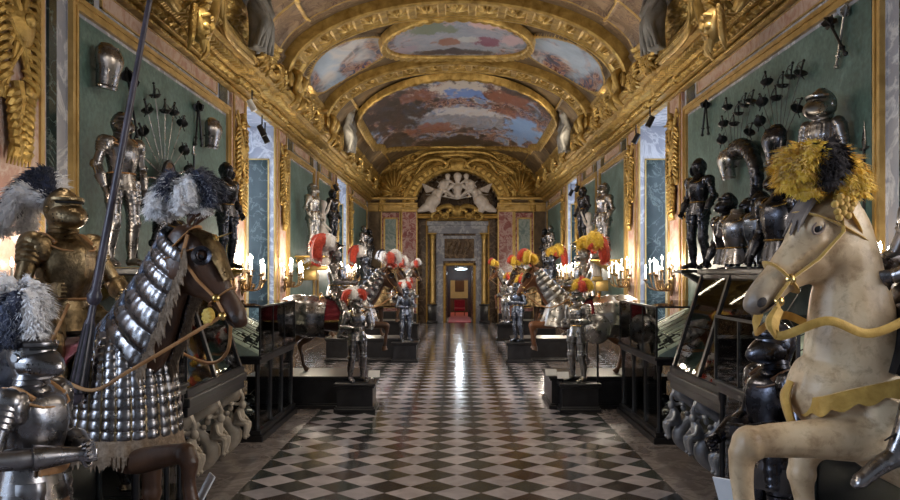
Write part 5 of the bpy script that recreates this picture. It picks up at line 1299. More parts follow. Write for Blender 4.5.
def desk_case(name, label, s, y0, y1, xf_, xb, zb, zt, arms_n, glab):
    """glazed desk case: cabinet with posts, glass box with a sloping lined board"""
    t = thing(name, label, 'display case', (s*xf_, (y0+y1)/2, 0)); hl = (y1-y0)/2; w = xb-xf_
    X = lambda a, b_: (min(s*a, s*b_), max(s*a, s*b_))
    b = B()
    bx(b, *X(-.05, w), -hl-.05, hl+.05, 0, .09, .01); bx(b, *X(-.02, w), -hl-.02, hl+.02, .09, .16, .01)
    bx(b, *X(0, w), -hl, hl, zb-.1, zb-.03); bx(b, *X(-.03, w), -hl-.03, hl+.03, zb-.03, zb+.015, .01)
    bx(b, *X(w-.04, w), -hl, hl, .1, zb-.05)
    obj('cabinet', b, M['wood_black'], t, False)
    npst = 4
    for k in range(npst):
        y = -hl+.05+(2*hl-.1)*k/(npst-1)
        for (xx) in ((.05,) if 0 < k < npst-1 else (.05, w-.05)):
            b = B(); lathe(b, [(.045, .14), (.045, .2), (.03, .24), (.034, .7), (.03, zb-.22), (.045, zb-.18), (.045, zb-.09)], (s*xx, y, 0), seg=12); obj('post', b, M['wood_black'], t)
    gt = []
    for k in range(3):
        ya = -hl+.05+(2*hl-.1)*k/3; gt.append(pane('glass_panel', *X(.045, .055), ya+.04, ya+(2*hl-.1)/3-.04, .17, zb-.1, t))
    pane('glass_panel', *X(.08, w-.08), -hl+.045, -hl+.055, .17, zb-.1, t)
    # sloping board
    b = B(); prism(b, [(s*.04, -hl+.03, zb+.02), (s*(w-.05), -hl+.03, zb+.02), (s*(w-.05), -hl+.03, zt-.1), (s*.04, -hl+.03, zb+.05)], 2*hl-.06, (0, 1, 0)); obj('lining_board', b, M['baize'], t, False)
    b = B(); r = .013
    zc = [(0, zt), (w, zt), (0, zb), (w, zb)]
    for y in (-hl, hl):
        for xx in (0, w): bx(b, s*xx-r, s*xx+r, y-r, y+r, zb, zt)
    for xx in (0, w): bx(b, s*xx-r, s*xx+r, -hl, hl, zt-r, zt+r)
    for y in (-hl, hl): bx(b, *X(0, w), y-r, y+r, zt-r, zt+r)
    for k in (1, 2): y = -hl+2*hl*k/3; bx(b, -r*.8, r*.8, y-r*.8, y+r*.8, zb, zt)
    obj('frame', b, M['black_iron'], t, False)
    pane('glass_panel', *X(-.003, .003), -hl, hl, zb, zt, t); pane('glass_panel', *X(0, w), -hl-.003, -hl+.003, zb, zt, t); pane('glass_panel', *X(0, w), -hl, hl, zt+.008, zt+.014, t)
    # arms laid on the board
    sl = V(s*(w-.09), 0, zt-.15-zb).normalized(); nr = V(-sl.z*s, 0, abs(sl.x)).normalized()
    if nr.x*s > 0: nr.x *= -1
    base = V(s*(xf_+.04), (y0+y1)/2, zb+.06); Lb = V(w-.09, 0, zt-.15-zb).length
    for k in range(arms_n):
        y = -hl+.14+(2*hl-.3)*k/(arms_n-1); f0 = .12+.3*((k*7) % 5)/5
        p = base+sl*(Lb*f0)+V(0, y, 0)+nr*.035; q = base+sl*(Lb*min(.97, f0+.62))+V(0, y+.12*((k % 3)-1), 0)+nr*.035
        sword('short_sword', glab, p, q, nr, glab, style=k % 2, r=.012)
    for k in range(4):
        c = base+sl*(Lb*(.3+.18*(k % 3)))+V(0, -hl+.1+.06*k, 0)+nr*.035
    b = B()
    # lower shelf objects
    return t
def lower_items(s, y0, y1, x, lab, n):
    for k in range(n):
        y = y0+(y1-y0)*(k+.5)/n
        helmet_thing('helmet', lab, (s*x, y, .16+.22), 0 if s < 0 else PI, 'steel_dark' if k % 2 else 'steel_grey', lab)
def helmet_thing(name, label, loc, rz, mat, group=None, style='close', stand=True):
    t = thing(name, label, 'helmet', loc, rz, group)
    helmet(t, V(0, 0, 0), 0, 0, style, mat, 'brass', 1.0, 14)
    if stand:
        b = B(); lathe(b, [(.09, -.22), (.09, -.205), (.02, -.2), (.02, -.1)], seg=12); obj('stand', b, M['black_iron'], t)
    return t
desk_case('display_case', 'low glazed desk case of weapons, far side of the tall case on the left', -1, 11.55, 14.0, 2.8, 4.0, 1.2, 1.92, 11, 'edged weapons on the sloping board of the left desk case')
desk_case('display_case', 'low glazed desk case of weapons, far side of the tall case on the right', 1, 11.4, 13.95, 2.8, 4.0, 1.2, 1.92, 11, 'edged weapons on the sloping board of the right desk case')
lower_items(-1, 11.8, 13.8, 3.2, 'helmets in the dark lower part of the left desk case', 4)
lower_items(1, 11.8, 13.8, 3.2, 'helmets in the dark lower part of the right desk case', 4)
desk_case('display_case', 'glazed case nearest on the right, partly behind the cream horse', 1, 6.15, 8.1, 2.58, 3.6, 1.33, 1.97, 7, 'weapons in the nearest right glass case')
desk_case('display_case', 'glazed case on the left, mostly hidden behind the armoured bay horse', -1, 6.9, 8.1, 2.7, 3.6, 1.3, 1.95, 5, 'weapons in the glass case behind the bay horse')
def tall_case(label, s, y0, y1, wlab):
    t = thing('display_case', label, 'display case', (s*2.75, (y0+y1)/2, 0)); hl = (y1-y0)/2
    A = V(0, 0, 1.12); Bt = V(s*.4, 0, 2.4)           # sloping front
    X = lambda a, b_: (min(s*a, s*b_), max(s*a, s*b_))
    b = B()
    bx(b, *X(-.03, 1.35), -hl-.03, hl+.03, 1.02, 1.12, .015); bx(b, *X(.0, 1.35), -hl, hl, .92, 1.02, .01)
    bx(b, *X(.36, 1.38), -hl-.04, hl+.04, 2.38, 2.45, .015); bx(b, *X(1.3, 1.36), -hl, hl, 0, 2.4)
    bx(b, *X(.3, 1.35), -hl, hl, .0, .12, .01)
    obj('carcass', b, M['wood_black'], t, False)
    b = B()
    for k in range(3):
        y = -hl+2*hl*k/2*.5*1.0 if False else -hl+.03+(2*hl-.06)*k/2
        prism(b, [A+V(0, y-.035, 0), A+V(s*.07, y-.035, 0), Bt+V(s*.07, y-.035, 0), Bt+V(0, y-.035, 0)], .07, (0, 1, 0))
    for (p, q) in ((A, .04), (Bt, -.05)):
        bx(b, *sorted((p.x, p.x+s*.06)), -hl, hl, min(p.z, p.z+q*2), max(p.z, p.z+q*2))
    obj('frame', b, M['wood_black'], t, False)
    for k in range(2):
        ya = -hl+.06+(2*hl-.06)*k/2; yb = ya+hl-.09
        b = B(); prism(b, [A+V(s*.02, ya, 0), A+V(s*.026, ya, 0), Bt+V(s*.026, ya, 0), Bt+V(s*.02, ya, 0)], yb-ya, (0, 1, 0)); obj('glass_panel', b, M['glass'], t, False)
    b = B(); prism(b, [(s*.04, -hl+.01, 1.14), (s*1.3, -hl+.01, 1.14), (s*1.3, -hl+.01, 2.37), (s*.43, -hl+.01, 2.37)], .008, (0, 1, 0)); obj('glass_panel', b, M['glass'], t, False)
    b = B(); sh = []
    b2 = B(); bx(b2, *X(.2, 1.3), -hl+.05, hl-.05, 1.72, 1.735); obj('glass_shelf', b2, M['glass'], t, False)
    b = B(); bx(b, *X(1.24, 1.3), -hl+.02, hl-.02, 1.12, 2.38); obj('back_lining', b, simple('faded_grey_lining', (.07,.09,.09), (.13,.15,.14), .8), t, False)
    for k in range(9):
        y = (y0+y1)/2-hl+.2+(2*hl-.4)*k/8
        hgt = 1.25+.1*(k % 3)
        a = V(s*(2.75+.35+.06*(k % 2)), y, hgt+.2); e = V(s*(2.75+.75), y+.25*((k % 3)-1), 2.25)
        sword('dagger', wlab, a, e, (-s, 0, .3), wlab, style=k % 2, blade='steel')
    # carved scrolling console legs below
    for k, y in enumerate((-hl+.15, 0, hl-.15)):
        b = B()
        stube(b, [(s*.5, y, .12), (s*.2, y, .18), (s*.08, y, .35), (s*.22, y, .55), (s*.3, y, .7), (s*.1, y, .86), (s*.0, y, .9)], [(.07, .09), (.06, .08), (.08, .1), (.05, .06), (.06, .07), (.08, .09), (.05, .06)], 30, 10)
        for (cx, cz, r) in ((.06, .8, .11), (.28, .55, .09), (.1, .3, .11), (.35, .14, .08)):
            pts = [(s*(cx+r*(1-q/26)*math.cos(q*.5)), y, cz+r*(1-q/26)*math.sin(q*.5)) for q in range(24)]
            tube(b, pts, [.03*(1-q/30) for q in range(24)], 8)
        for q in range(9): ell(b, (s*(.05+.03*q), y+.03*((q % 2)*2-1), .86-.06*q), (.035, .03, .045), (q, 0, 0), 8, 6)
        lg = obj('console_leg', b, M['ivory'] if s < 0 else M['stucco_grey_silver'], t)
        b = B()      # little seated figure on each leg
        fy = y
        ell(b, (s*-.02, fy, .72), (.045, .042, .055), None, 10, 8); stube(b, [(s*.0, fy, .68), (s*.02, fy, .6), (s*.04, fy, .48)], [.04, .07, .075], 8, 10)
        for q in (-1, 1):
            stube(b, [(s*.02, fy+q*.05, .64), (s*-.02, fy+q*.1, .56), (s*-.08, fy+q*.05, .52)], [.028, .024, .018], 8, 8)
            stube(b, [(s*.03, fy+q*.04, .5), (s*-.08, fy+q*.07, .48), (s*-.06, fy+q*.06, .34), (s*-.09, fy+q*.06, .31)], [.042, .038, .026, .02], 10, 8)
        obj('carved_figure', b, M['ivory'] if s < 0 else M['stucco_grey_silver'], lg)
    for k in range(5):
        y = (y0+y1)/2-hl+.25+(2*hl-.5)*k/4
        helmet_thing('helmet', 'dark helmets standing under the tall case on the '+('left' if s < 0 else 'right'), (s*3.45, y, .34), 0 if s < 0 else PI, 'steel_dark' if k % 2 else 'steel_grey', 'helmets under the tall %s case' % ('left' if s < 0 else 'right'), 'burgonet')
    return t
M['stucco_grey_silver'] = simple('silvered_carving', (.28,.31,.38), (.5,.53,.58), .35, .5, 8, .3, 40)
tall_case('tall black case with sloping glass front, between two lower cases on the left', -1, 8.3, 10.5, 'daggers standing inside the tall left case')
tall_case('tall black case with sloping glass front, between two lower cases on the right', 1, 8.3, 10.5, 'daggers standing inside the tall right case')

# ================================================================ arms on the walls
def bracket(s, y, z, x=3.75, w=.5, mat='gold', label=''):
    t = thing('wall_bracket', label, 'bracket', (s*WX, y, z))
    d = WX-x+.3
    b = B(); bx(b, min(0, -s*d), max(0, -s*d), -w/2, w/2, -.05, 0, .01); obj('shelf', b, M[mat], t, False)
    b = B(); 
    stube(b, [(-s*.02, 0, -.42), (-s*.1, 0, -.36), (-s*d*.45, 0, -.2), (-s*d*.85, 0, -.05)], [(.05, .04), (.12, .08), (w*.4, .06), (w*.45, .03)], 20, 12, (0, 0, 1))
    for q in (-1, 1): tube(b, [(-s*(.12+.1*(1-k/16)*math.cos(k*.6)), q*w*.38, -.14+.09*(1-k/16)*math.sin(k*.6)) for k in range(15)], .022, 8)
    obj('scroll', b, M[mat], t); return t
bracket(-1, 9.15, 2.46, label='gilt scroll bracket under the bright armour on the left green panel')
armour('suit_of_armour', 'bright full armour standing on a gilt bracket on the left green panel', (-3.78, 9.15, 2.46), -.55, 'steel_grey', seg=14, skirt=None, leather='leather', arms=[[(0, s*.215, 1.385), (-.03, s*.285, 1.14), (.06, s*.26, .9)] for s in (1, -1)], curl=(.3, .3))
bracket(-1, 13.3, 2.46, label='gilt bracket under the dark armour at the far end of the left green panel', w=.45)
armour('suit_of_armour', 'dark armour at the far end of the left green panel beside the pilaster', (-3.78, 13.3, 2.46), -.35, 'steel_dark', seg=12, helm='burgonet', skirt=None, yaw=.0)
armour('suit_of_armour', 'dark full armour standing at the far end of the right green panel', (3.8, 12.75, 2.45), PI+.45, 'steel_dark', seg=12, skirt=None, helm='burgonet')
bracket(1, 12.75, 2.45, mat='wood_black', label='black bracket under the dark armour at the far end of the right green panel')
bracket(-1, 21.2, 2.85, x=3.7, w=.6, label='gilt bracket under the pale armour, second green panel on the left')
armour('suit_of_armour', 'pale steel armour on a gilt bracket, second green panel on the left', (-3.78, 21.2, 2.85), -.3, 'steel', seg=10, skirt=None, scale=1.08)
bracket(1, 21.0, 2.75, x=3.7, w=.7, label='gilt bracket under the bright armour, second green panel on the right')
armour('suit_of_armour', 'bright armour on a gilt bracket, second green panel on the right', (3.78, 20.8, 2.75), PI+.35, 'steel_grey', seg=10, skirt=None, scale=1.12)
bracket(-1, 24.9, 3.25, mat='wood_black', w=.45, label='dark bracket under the black armour before the second left window')
armour('suit_of_armour', 'slim black armour on the narrow green panel, left wall', (-3.82, 24.9, 3.25), -.3, 'steel_dark', seg=10, skirt=None, helm='burgonet', scale=.98)
bracket(1, 24.6, 3.3, mat='wood_black', w=.45, label='dark bracket under the black armour before the second right window')
armour('suit_of_armour', 'slim black armour on the narrow green panel, right wall', (3.82, 24.6, 3.3), PI+.4, 'steel_dark', seg=10, skirt=None, helm='burgonet', scale=.98)
for s, sd in ((-1, 'left'), (1, 'right')):
    for k, y in enumerate((33.4, 35.6)):
        bracket(s, y, 2.6, mat='wood_black', label='dark bracket %s on the farthest green panel, %s wall' % (('nearer', 'farther')[k], sd))
        armour('suit_of_armour', 'small dark armour, %s of two on the farthest green panel, %s wall' % (('nearer', 'farther')[k], sd), (s*3.85, y, 2.6), (-.3 if s < 0 else PI+.3), 'steel_dark' if k else 'steel_grey', seg=8, skirt=None, helm='burgonet')
# half armours standing on top of the tall cases
def half(label, loc, rz, mat, helm='close', sc=1.0, hd=True, arms_=True):
    t = armour('half_armour', label, (loc[0], loc[1], loc[2]-.8*sc), rz, mat, helm=helm if hd else None, legs=None, seg=12, skirt=None, cat='half armour', scale=sc, arms=None if arms_ else [None, None], curl=(.5, .5))
    if not arms_:
        for s in (-1, 1):
            b = B(); ell(b, (0, s*.2, 1.37), (.09, .07, .09), None, 12, 8); lam(b, [(0, s*.21, 1.36), (0, s*.27, 1.2)], .08, .06, 4, 12); obj('pauldron', b, M[mat], t)
    b = B(); lathe(b, [(.14, .8), (.14, .82), (.03, .83), (.025, 1.1)], seg=14); obj('stand', b, M['wood_black'], t)
    return t
CT = 2.45
half('dark half armour with helmet, farthest of the row above the tall right case', (3.45, 10.35, CT), PI+.3, 'steel_dark', sc=1.02)
half('dark headless half armour, beside the farthest bust above the tall right case', (3.4, 9.85, CT), PI+.5, 'steel_grey', hd=False, arms_=False, sc=1.0)
half('dark headless half armour nearer the camera in the row above the right case', (3.5, 9.4, CT), PI+.2, 'steel_blue', hd=False, arms_=False, sc=1.0)
half('large dark half armour with helmet behind the yellow plume', (3.55, 8.9, CT), PI+.4, 'steel_dark', sc=1.2)
half('dark half armour above the tall left case behind the bay horse', (-3.5, 9.9, CT), -.3, 'steel_dark', sc=.9)
for k, (y, z) in enumerate(((10.05, 3.18), (9.65, 3.22))):
    helmet_thing('helmet', ('round dark helmet on a rod, left of the pair above the right case', 'round dark helmet on a rod, right of the pair above the right case')[k], (3.6, y, z), PI, 'steel_dark', None, 'burgonet', False)
    o = bpy.data.objects; t = [q for q in C.objects if q.get('label', '').startswith('round dark helmet on a rod, '+('left', 'right')[k])][0]
    b = B(); lathe(b, [(.08, CT-z), (.08, CT-z+.02), (.015, CT-z+.03), (.015, -.05)], seg=10); obj('stand', b, M['black_iron'], t)
# helmet and breastplate fixed high on the right panel
t = thing('half_armour', 'bright helmet over a fluted cuirass fixed high on the right green panel', 'half armour', (3.92, 8.72, 2.62), PI+.5)
helmet(t, V(.02, 0, 1.56), 0, 0, 'close', 'steel', 'brass', 1.3, 22)
b = B(); sheath('cuirass', [(0, 0, .98), (0, 0, 1.1), (0, 0, 1.25), (0, 0, 1.36), (0, 0, 1.44)], [(.16, .11), (.15, .12), (.19, .15), (.19, .13), (.08, .07)], (1, 0, 0), 0, 359.9, 40, 100, M['steel_grey'], t, lambda S, A: .008*np.abs(np.sin(A*12)))
for s in (-1, 1):
    b = B(); ell(b, (0, s*.19, 1.36), (.085, .07, .08), None, 12, 8); lam(b, [(0, s*.2, 1.35), (-.01, s*.26, 1.12)], .078, .055, 5, 12); obj('pauldron', b, M['steel_grey'], t)
b = B(); tube(b, [(-.3, 0, 1.2), (0, 0, 1.2)], .02, 8); obj('peg', b, M['black_iron'], t)
def wp(x, y, s, off=.12):      # sighting on the side wall
    Y = (WX-off)*F/abs(x-CX); return Vector((s*(WX-off), Y, H-(y-CY)/F*Y))
def plate(label, x, y, s, sc=1.0, mat='steel_grey', style=0):
    p = wp(x, y, s, .16); t = thing('breastplate', label, 'breastplate', p, (0 if s < 0 else PI)-s*-.3)
    b = B(); stube(b, [(0, 0, -.2*sc), (.03, 0, -.05*sc), (.05, 0, .08*sc), (.03, 0, .17*sc), (.0, 0, .24*sc)], [(.12*sc, .09), (.14*sc, .1), (.18*sc, .11), (.17*sc, .09), (.09*sc, .05)], 20, 20, (1, 0, 0)); obj('plate', b, M[mat], t)
    b = B(); tube(b, [(.06+.06*math.cos(a), .1*sc*math.sin(a), .2*sc) for a in np.linspace(-1.4, 1.4, 10)], .012, 6); obj('rolled_edge', b, M[mat], t)
    b = B(); tube(b, [(.09*math.cos(a), .13*sc*math.sin(a), -.18*sc) for a in np.linspace(-1.5, 1.5, 12)], .014, 6); obj('rolled_edge', b, M[mat], t)
    b = B(); tube(b, [(-.16, 0, 0), (0, 0, 0)], .015, 6); obj('peg', b, M['black_iron'], t)
    return t
plate('reddish steel breastplate high at the near end of the left green panel', 106, 69, -1, 1.15, 'steel_grey')
plate('steel breastplate hung high beside the crossed maces, far end of left panel', 211, 135, -1, 1.1, 'steel_grey')
plate('bright breastplate hung under the farther sword fan, right panel', 729, 166, 1, 1.0, 'steel')
plate('dark rounded breastplate at the foot of the nearer sword fan, right panel', 777, 148, 1, 1.15, 'steel_dark')
def mace(label, a, b_, mat, s, cat='mace', flanges=6):
    a, b_ = Vector(a), Vector(b_); d = (b_-a).normalized(); L = (b_-a).length
    t = thing('mace', label, cat, a)
    b = B(); tube(b, [V(0,0,0), d*L*.95], .016, 8); ell(b, V(0,0,0), .028, None, 8, 6); tube(b, [d*.1, d*.12], .03, 8); obj('shaft', b, M[mat], t)
    b = B(); q = Vector((1, 0, 0)); u = d.cross(q).normalized()
    for k in range(flanges):
        a_ = k*2*PI/flanges; r = u*math.cos(a_)+q*math.sin(a_)
        prism(b, [d*(L*.8), d*(L*.85)+r*.075, d*(L*.93)+r*.085, d*L+r*.02, d*L], .012, d.cross(r))
    ell(b, d*(L*1.0), .026, None, 8, 6); obj('head', b, M[mat], t); return t
def cross(x, y, s, r, labs, mats, ang=(.5, -.75)):
    c = wp(x, y, s, .07)
    for k in range(2):
        cc = c+V(-s*.05*k, 0, 0); d = V(0, math.sin(ang[k]), math.cos(ang[k])); mace(labs[k], cc-d*r, cc+d*r, mats[k], s)
cross(841, 36, 1, .32, ('bright steel mace crossed over a dark one, high on the right panel', 'dark mace crossed behind the bright one, high on the right panel'), ('steel', 'black_iron'), (-.35, .7))
cross(707, 118, 1, .28, ('dark war hammer, one of a crossed pair at far top of right panel', 'dark mace, crossing the hammer at far top of right panel'), ('black_iron', 'black_iron'), (.25, -.35))
cross(128, 103, -1, .42, ('dark mace of the crossed pair right of the reddish breastplate, left panel', 'second dark mace of the pair right of the reddish breastplate'), ('black_iron', 'black_iron'), (.45, -.4))
cross(197, 124, -1, .34, ('dark mace in the crossed pair left of the hung breastplate, left panel', 'second dark mace in the pair left of the hung breastplate'), ('black_iron', 'black_iron'), (.2, -.25))
# left fan of swords round a small shield
c = wp(165, 178, -1, .14)
for k in range(13):
    a = math.radians(-25+230*k/12); R_ = 1.02+.1*((k*5) % 3-1)
    sword('sword', 'sword in the fan radiating from the small round shield, left panel', c+V(0, math.cos(a)*R_, math.sin(a)*R_), c+V(0, math.cos(a)*.15, math.sin(a)*.15), (1, 0, 0), 'sword fan around the round shield on the left panel', style=1, r=.011)
t = thing('round_shield', 'small round dark-rimmed shield at the centre of the left sword fan', 'shield', c+V(.06, 0, 0))
b = B(); lathe(b, [(0, .05), (.12, .04), (.2, .02), (.23, 0)], (0, 0, 0), (1, 0, 0), 32); obj('disc', b, M['leather_dark'], t)
b = B(); tube(b, [(0, .23*math.cos(a), .23*math.sin(a)) for a in np.linspace(0, 2*PI, 32)], .025, 6); obj('rim', b, M['black_iron'], t)
for (hc, ft_, n, lab, spread_) in (((780, 80), (779, 150), 8, 'nearer', 1.5), ((737, 108), (736, 172), 8, 'farther', 1.35)):
    base = wp(*ft_, 1, .14); top = wp(*hc, 1, .14); R_ = (top-base).length*1.02
    for k in range(n):
        a = -spread_*.62+spread_*1.24*k/(n-1); rr = R_*(1+.13*((k*3) % 4-1.9))
        sword('sword', 'sword in the %s fan of swords on the right green panel' % lab, base+V(0, math.sin(a)*rr, math.cos(a)*rr), base+V(0, math.sin(a)*.1, math.cos(a)*.1), (-1, 0, 0), '%s sword fan on the right panel' % lab, style=1, r=.009, blade='black_iron')
# arched neck armour for a horse
t = thing('horse_crinet', 'arched dark laminated horse neck armour on the right green panel', 'armour piece', (0, 0, 0))
pp = [wp(x, y, 1, .2) for x, y in ((735, 152), (742, 147), (750, 152), (756, 168), (757, 185), (755, 197))]
t.location = pp[0]; b = B(); lam(b, [p-pp[0] for p in pp], .13, .07, 12, 16, (1, 0, 0), 1.12); obj('lames', b, M['steel_dark'], t)
b = B(); tube(b, [pp[3]-pp[0], pp[3]-pp[0]+V(.2, 0, 0)], .02, 6); obj('peg', b, M['black_iron'], t)
def pole(label, x0, y0_, x1, y1_, s, head=True, off=.04, mat='black_iron'):
    a, e = wp(x0, y0_, s, off), wp(x1, y1_, s, off); e.y = a.y if abs(x0-x1) < 2 else e.y
    t = thing('polearm', label, 'polearm', a); d = e-a
    b = B(); tube(b, [V(0,0,0), d], .015, 8); obj('shaft', b, M[mat], t)
    b = B(); dn = d.normalized(); tube(b, [d, d+dn*.08, d+dn*.3], [(.02, .008), (.045, .01), (.002, .002)], 8, (1, 0, 0))
    tube(b, [d+V(0, -.09, .02), d, d+V(0, .09, .02)], .012, 6); obj('head', b, M['steel_grey'], t); return t
pole('dark polearm standing just right of the bright armour, left green panel', 131, 262, 131, 130, -1)
pole('second polearm, farther from the bright armour on the left panel', 137, 262, 137, 150, -1)
pole('thin forked spear near the right end of the right green panel', 864, 250, 864, 150, 1)
pole('short gun-like spear standing beside the crossed maces, left panel', 194, 190, 194, 155, -1)
# ================================================================ sculpture and gilt ornament
def figure(b, pelvis, chest, head, arms, legs, k=1.0, robe=None):
    """continuous body laid out from joints; arms/legs: [[joint, joint, joint], ...]"""
    pv, ch, hd = Vector(pelvis), Vector(chest), Vector(head)
    stube(b, [pv-(ch-pv)*.25, pv, pv.lerp(ch, .5), ch, ch+(hd-ch)*.4], [(.12*k, .1*k), (.165*k, .125*k), (.13*k, .1*k), (.175*k, .12*k), (.06*k, .06*k)], 16, 12)
    tube(b, [ch, hd], [.07*k, .06*k], 8); ell(b, hd, (.1*k, .095*k, .125*k), None, 12, 10)
    d = (hd-ch).normalized(); ell(b, hd+d*.04*k, (.115*k, .115*k, .1*k), None, 12, 8)
    for A in arms:
        stube(b, A, [.062*k, .048*k, .034*k], 14, 8); e = Vector(A[-1]); f = (e-Vector(A[-2])).normalized()
        ell(b, e+f*.06*k, (.045*k, .03*k, .05*k), None, 8, 6)
    for L in legs:
        stube(b, L, [.1*k]+[.075*k]*(len(L)-2)+[.04*k], 16, 10); e = Vector(L[-1])
    if robe:
        for R_ in robe: stube(b, R_[0], R_[1], 18, 12)
def wing(b, root, tipv, up, n=9, w=.06):
    root, tipv, up = Vector(root), Vector(tipv), Vector(up)
    for i in range(n):
        f = i/(n-1); p = root+(tipv-root)*.55*f
        e = root+(tipv-root)*(.75+.25*f)-up*(1-f)*.8
        stube(b, [p, p.lerp(e, .5)+up*.03, e], [(w, w*.4), (w*.9, w*.35), (w*.3, w*.2)], 8, 8)
ZA = YE-.25
t = thing('sculpture_group', 'white stucco group of winged figures round a trophy above the far doorway', 'sculpture', (0, ZA, 5.2))
b = B()
figure(b, (0.03, 0, .8), (.03, -.08, 1.25), (.03, -.14, 1.68), [[(-.15, -.05, 1.35), (-.4, -.15, 1.15), (-.5, -.2, .9)], [(.2, -.05, 1.35), (.45, -.15, 1.15), (.55, -.2, .9)]], [], 1.75)
tube(b, [(.03, -.1, 1.72), (.03, -.1, 1.95)], [.13, .04], 8)
organic('central_figure', b, M['stucco_white'], t, .03, 3)
for s in (-1, 1):
    b = B()
    figure(b, (s*.95, -.05, .65), (s*.8, -.12, 1.05), (s*.68, -.16, 1.33), [[(s*.7, -.15, 1.1), (s*.45, -.22, 1.0), (s*.25, -.2, .85)], [(s*.95, -.1, 1.1), (s*1.15, -.1, .85), (s*1.05, -.15, .6)]],
        [[(s*1.0, -.08, .62), (s*1.3, -.2, .5), (s*1.15, -.2, .1)], [(s*1.05, -.0, .6), (s*1.45, -.12, .35), (s*1.7, -.15, .15)]], 1.6,
        [([(s*.95, -.1, .7), (s*1.2, -.15, .45), (s*1.1, -.12, .05)], [.28, .32, .14]), ([(s*1.05, -.1, .5), (s*1.5, -.15, .25), (s*1.85, -.1, .1)], [.24, .2, .08])])
    organic('winged_figure', b, M['stucco_white'], t, .032, 3)
    b = B(); wing(b, (s*.95, .05, 1.1), (s*1.65, .0, 1.4), (0, 0, .42), 9, .1); obj('wing', b, M['stucco_white'], t)
    b = B(); figure(b, (s*.5, -.02, 1.3), (s*.48, -.08, 1.5), (s*.44, -.1, 1.72), [[(s*.4, -.1, 1.55), (s*.25, -.15, 1.45), (s*.15, -.15, 1.4)], [(s*.58, -.1, 1.55), (s*.75, -.1, 1.45), (s*.85, -.1, 1.3)]], [[(s*.5, -.05, 1.25), (s*.65, -.2, 1.15), (s*.6, -.2, .95)]], 1.15)
    organic('putto', b, M['stucco_white'], t, .028, 3)
b = B()
for k in range(9): a = PI*(k+.5)/9; stube(b, [(0, .12, .7), (1.0*math.cos(a), .1, .75+.7*math.sin(a)), (1.5*math.cos(a), .06, .7+1.1*math.sin(a))], [.04, .03, .015], 10, 6)
obj('trophy_spears', b, M['stucco_white'], t)
t = thing('gilt_trophy', 'gilt relief of scrolls beneath the white winged sculpture group', 'ornament', (0, ZA-.05, 4.95))
b = B()
for s in (-1, 1):
    stube(b, [(0, 0, .35), (s*.4, -.05, .6), (s*.9, 0, .45), (s*1.2, 0, .1), (s*.95, 0, -.05), (s*.85, 0, .12)], [.09, .12, .1, .08, .06, .04], 26, 8)
    for q in range(10): ell(b, (s*(.1+.11*q), -.05, .3+.12*math.sin(q)), (.09, .07, .12), (0, q, 0), 8, 6)
    tube(b, [(s*(.55+.2*(1-k/20)*math.cos(k*.5)), -.08, .1+.2*(1-k/20)*math.sin(k*.5)) for k in range(19)], .04, 6)
lathe(b, [(0, .12), (.15, .1), (.25, .03), (.28, 0)], (0, -.02, .35), (0, -1, 0), 20)
obj('relief', b, M['gold'], t)
b = B(); bx(b, -1.9, 1.95, YE-.05, YE+.5, 4.98, 5.12, .02); bx(b, -1.9, 1.95, YE-.1, YE+.5, 5.12, 5.2, .02); trim(b, M['gold_dim'])
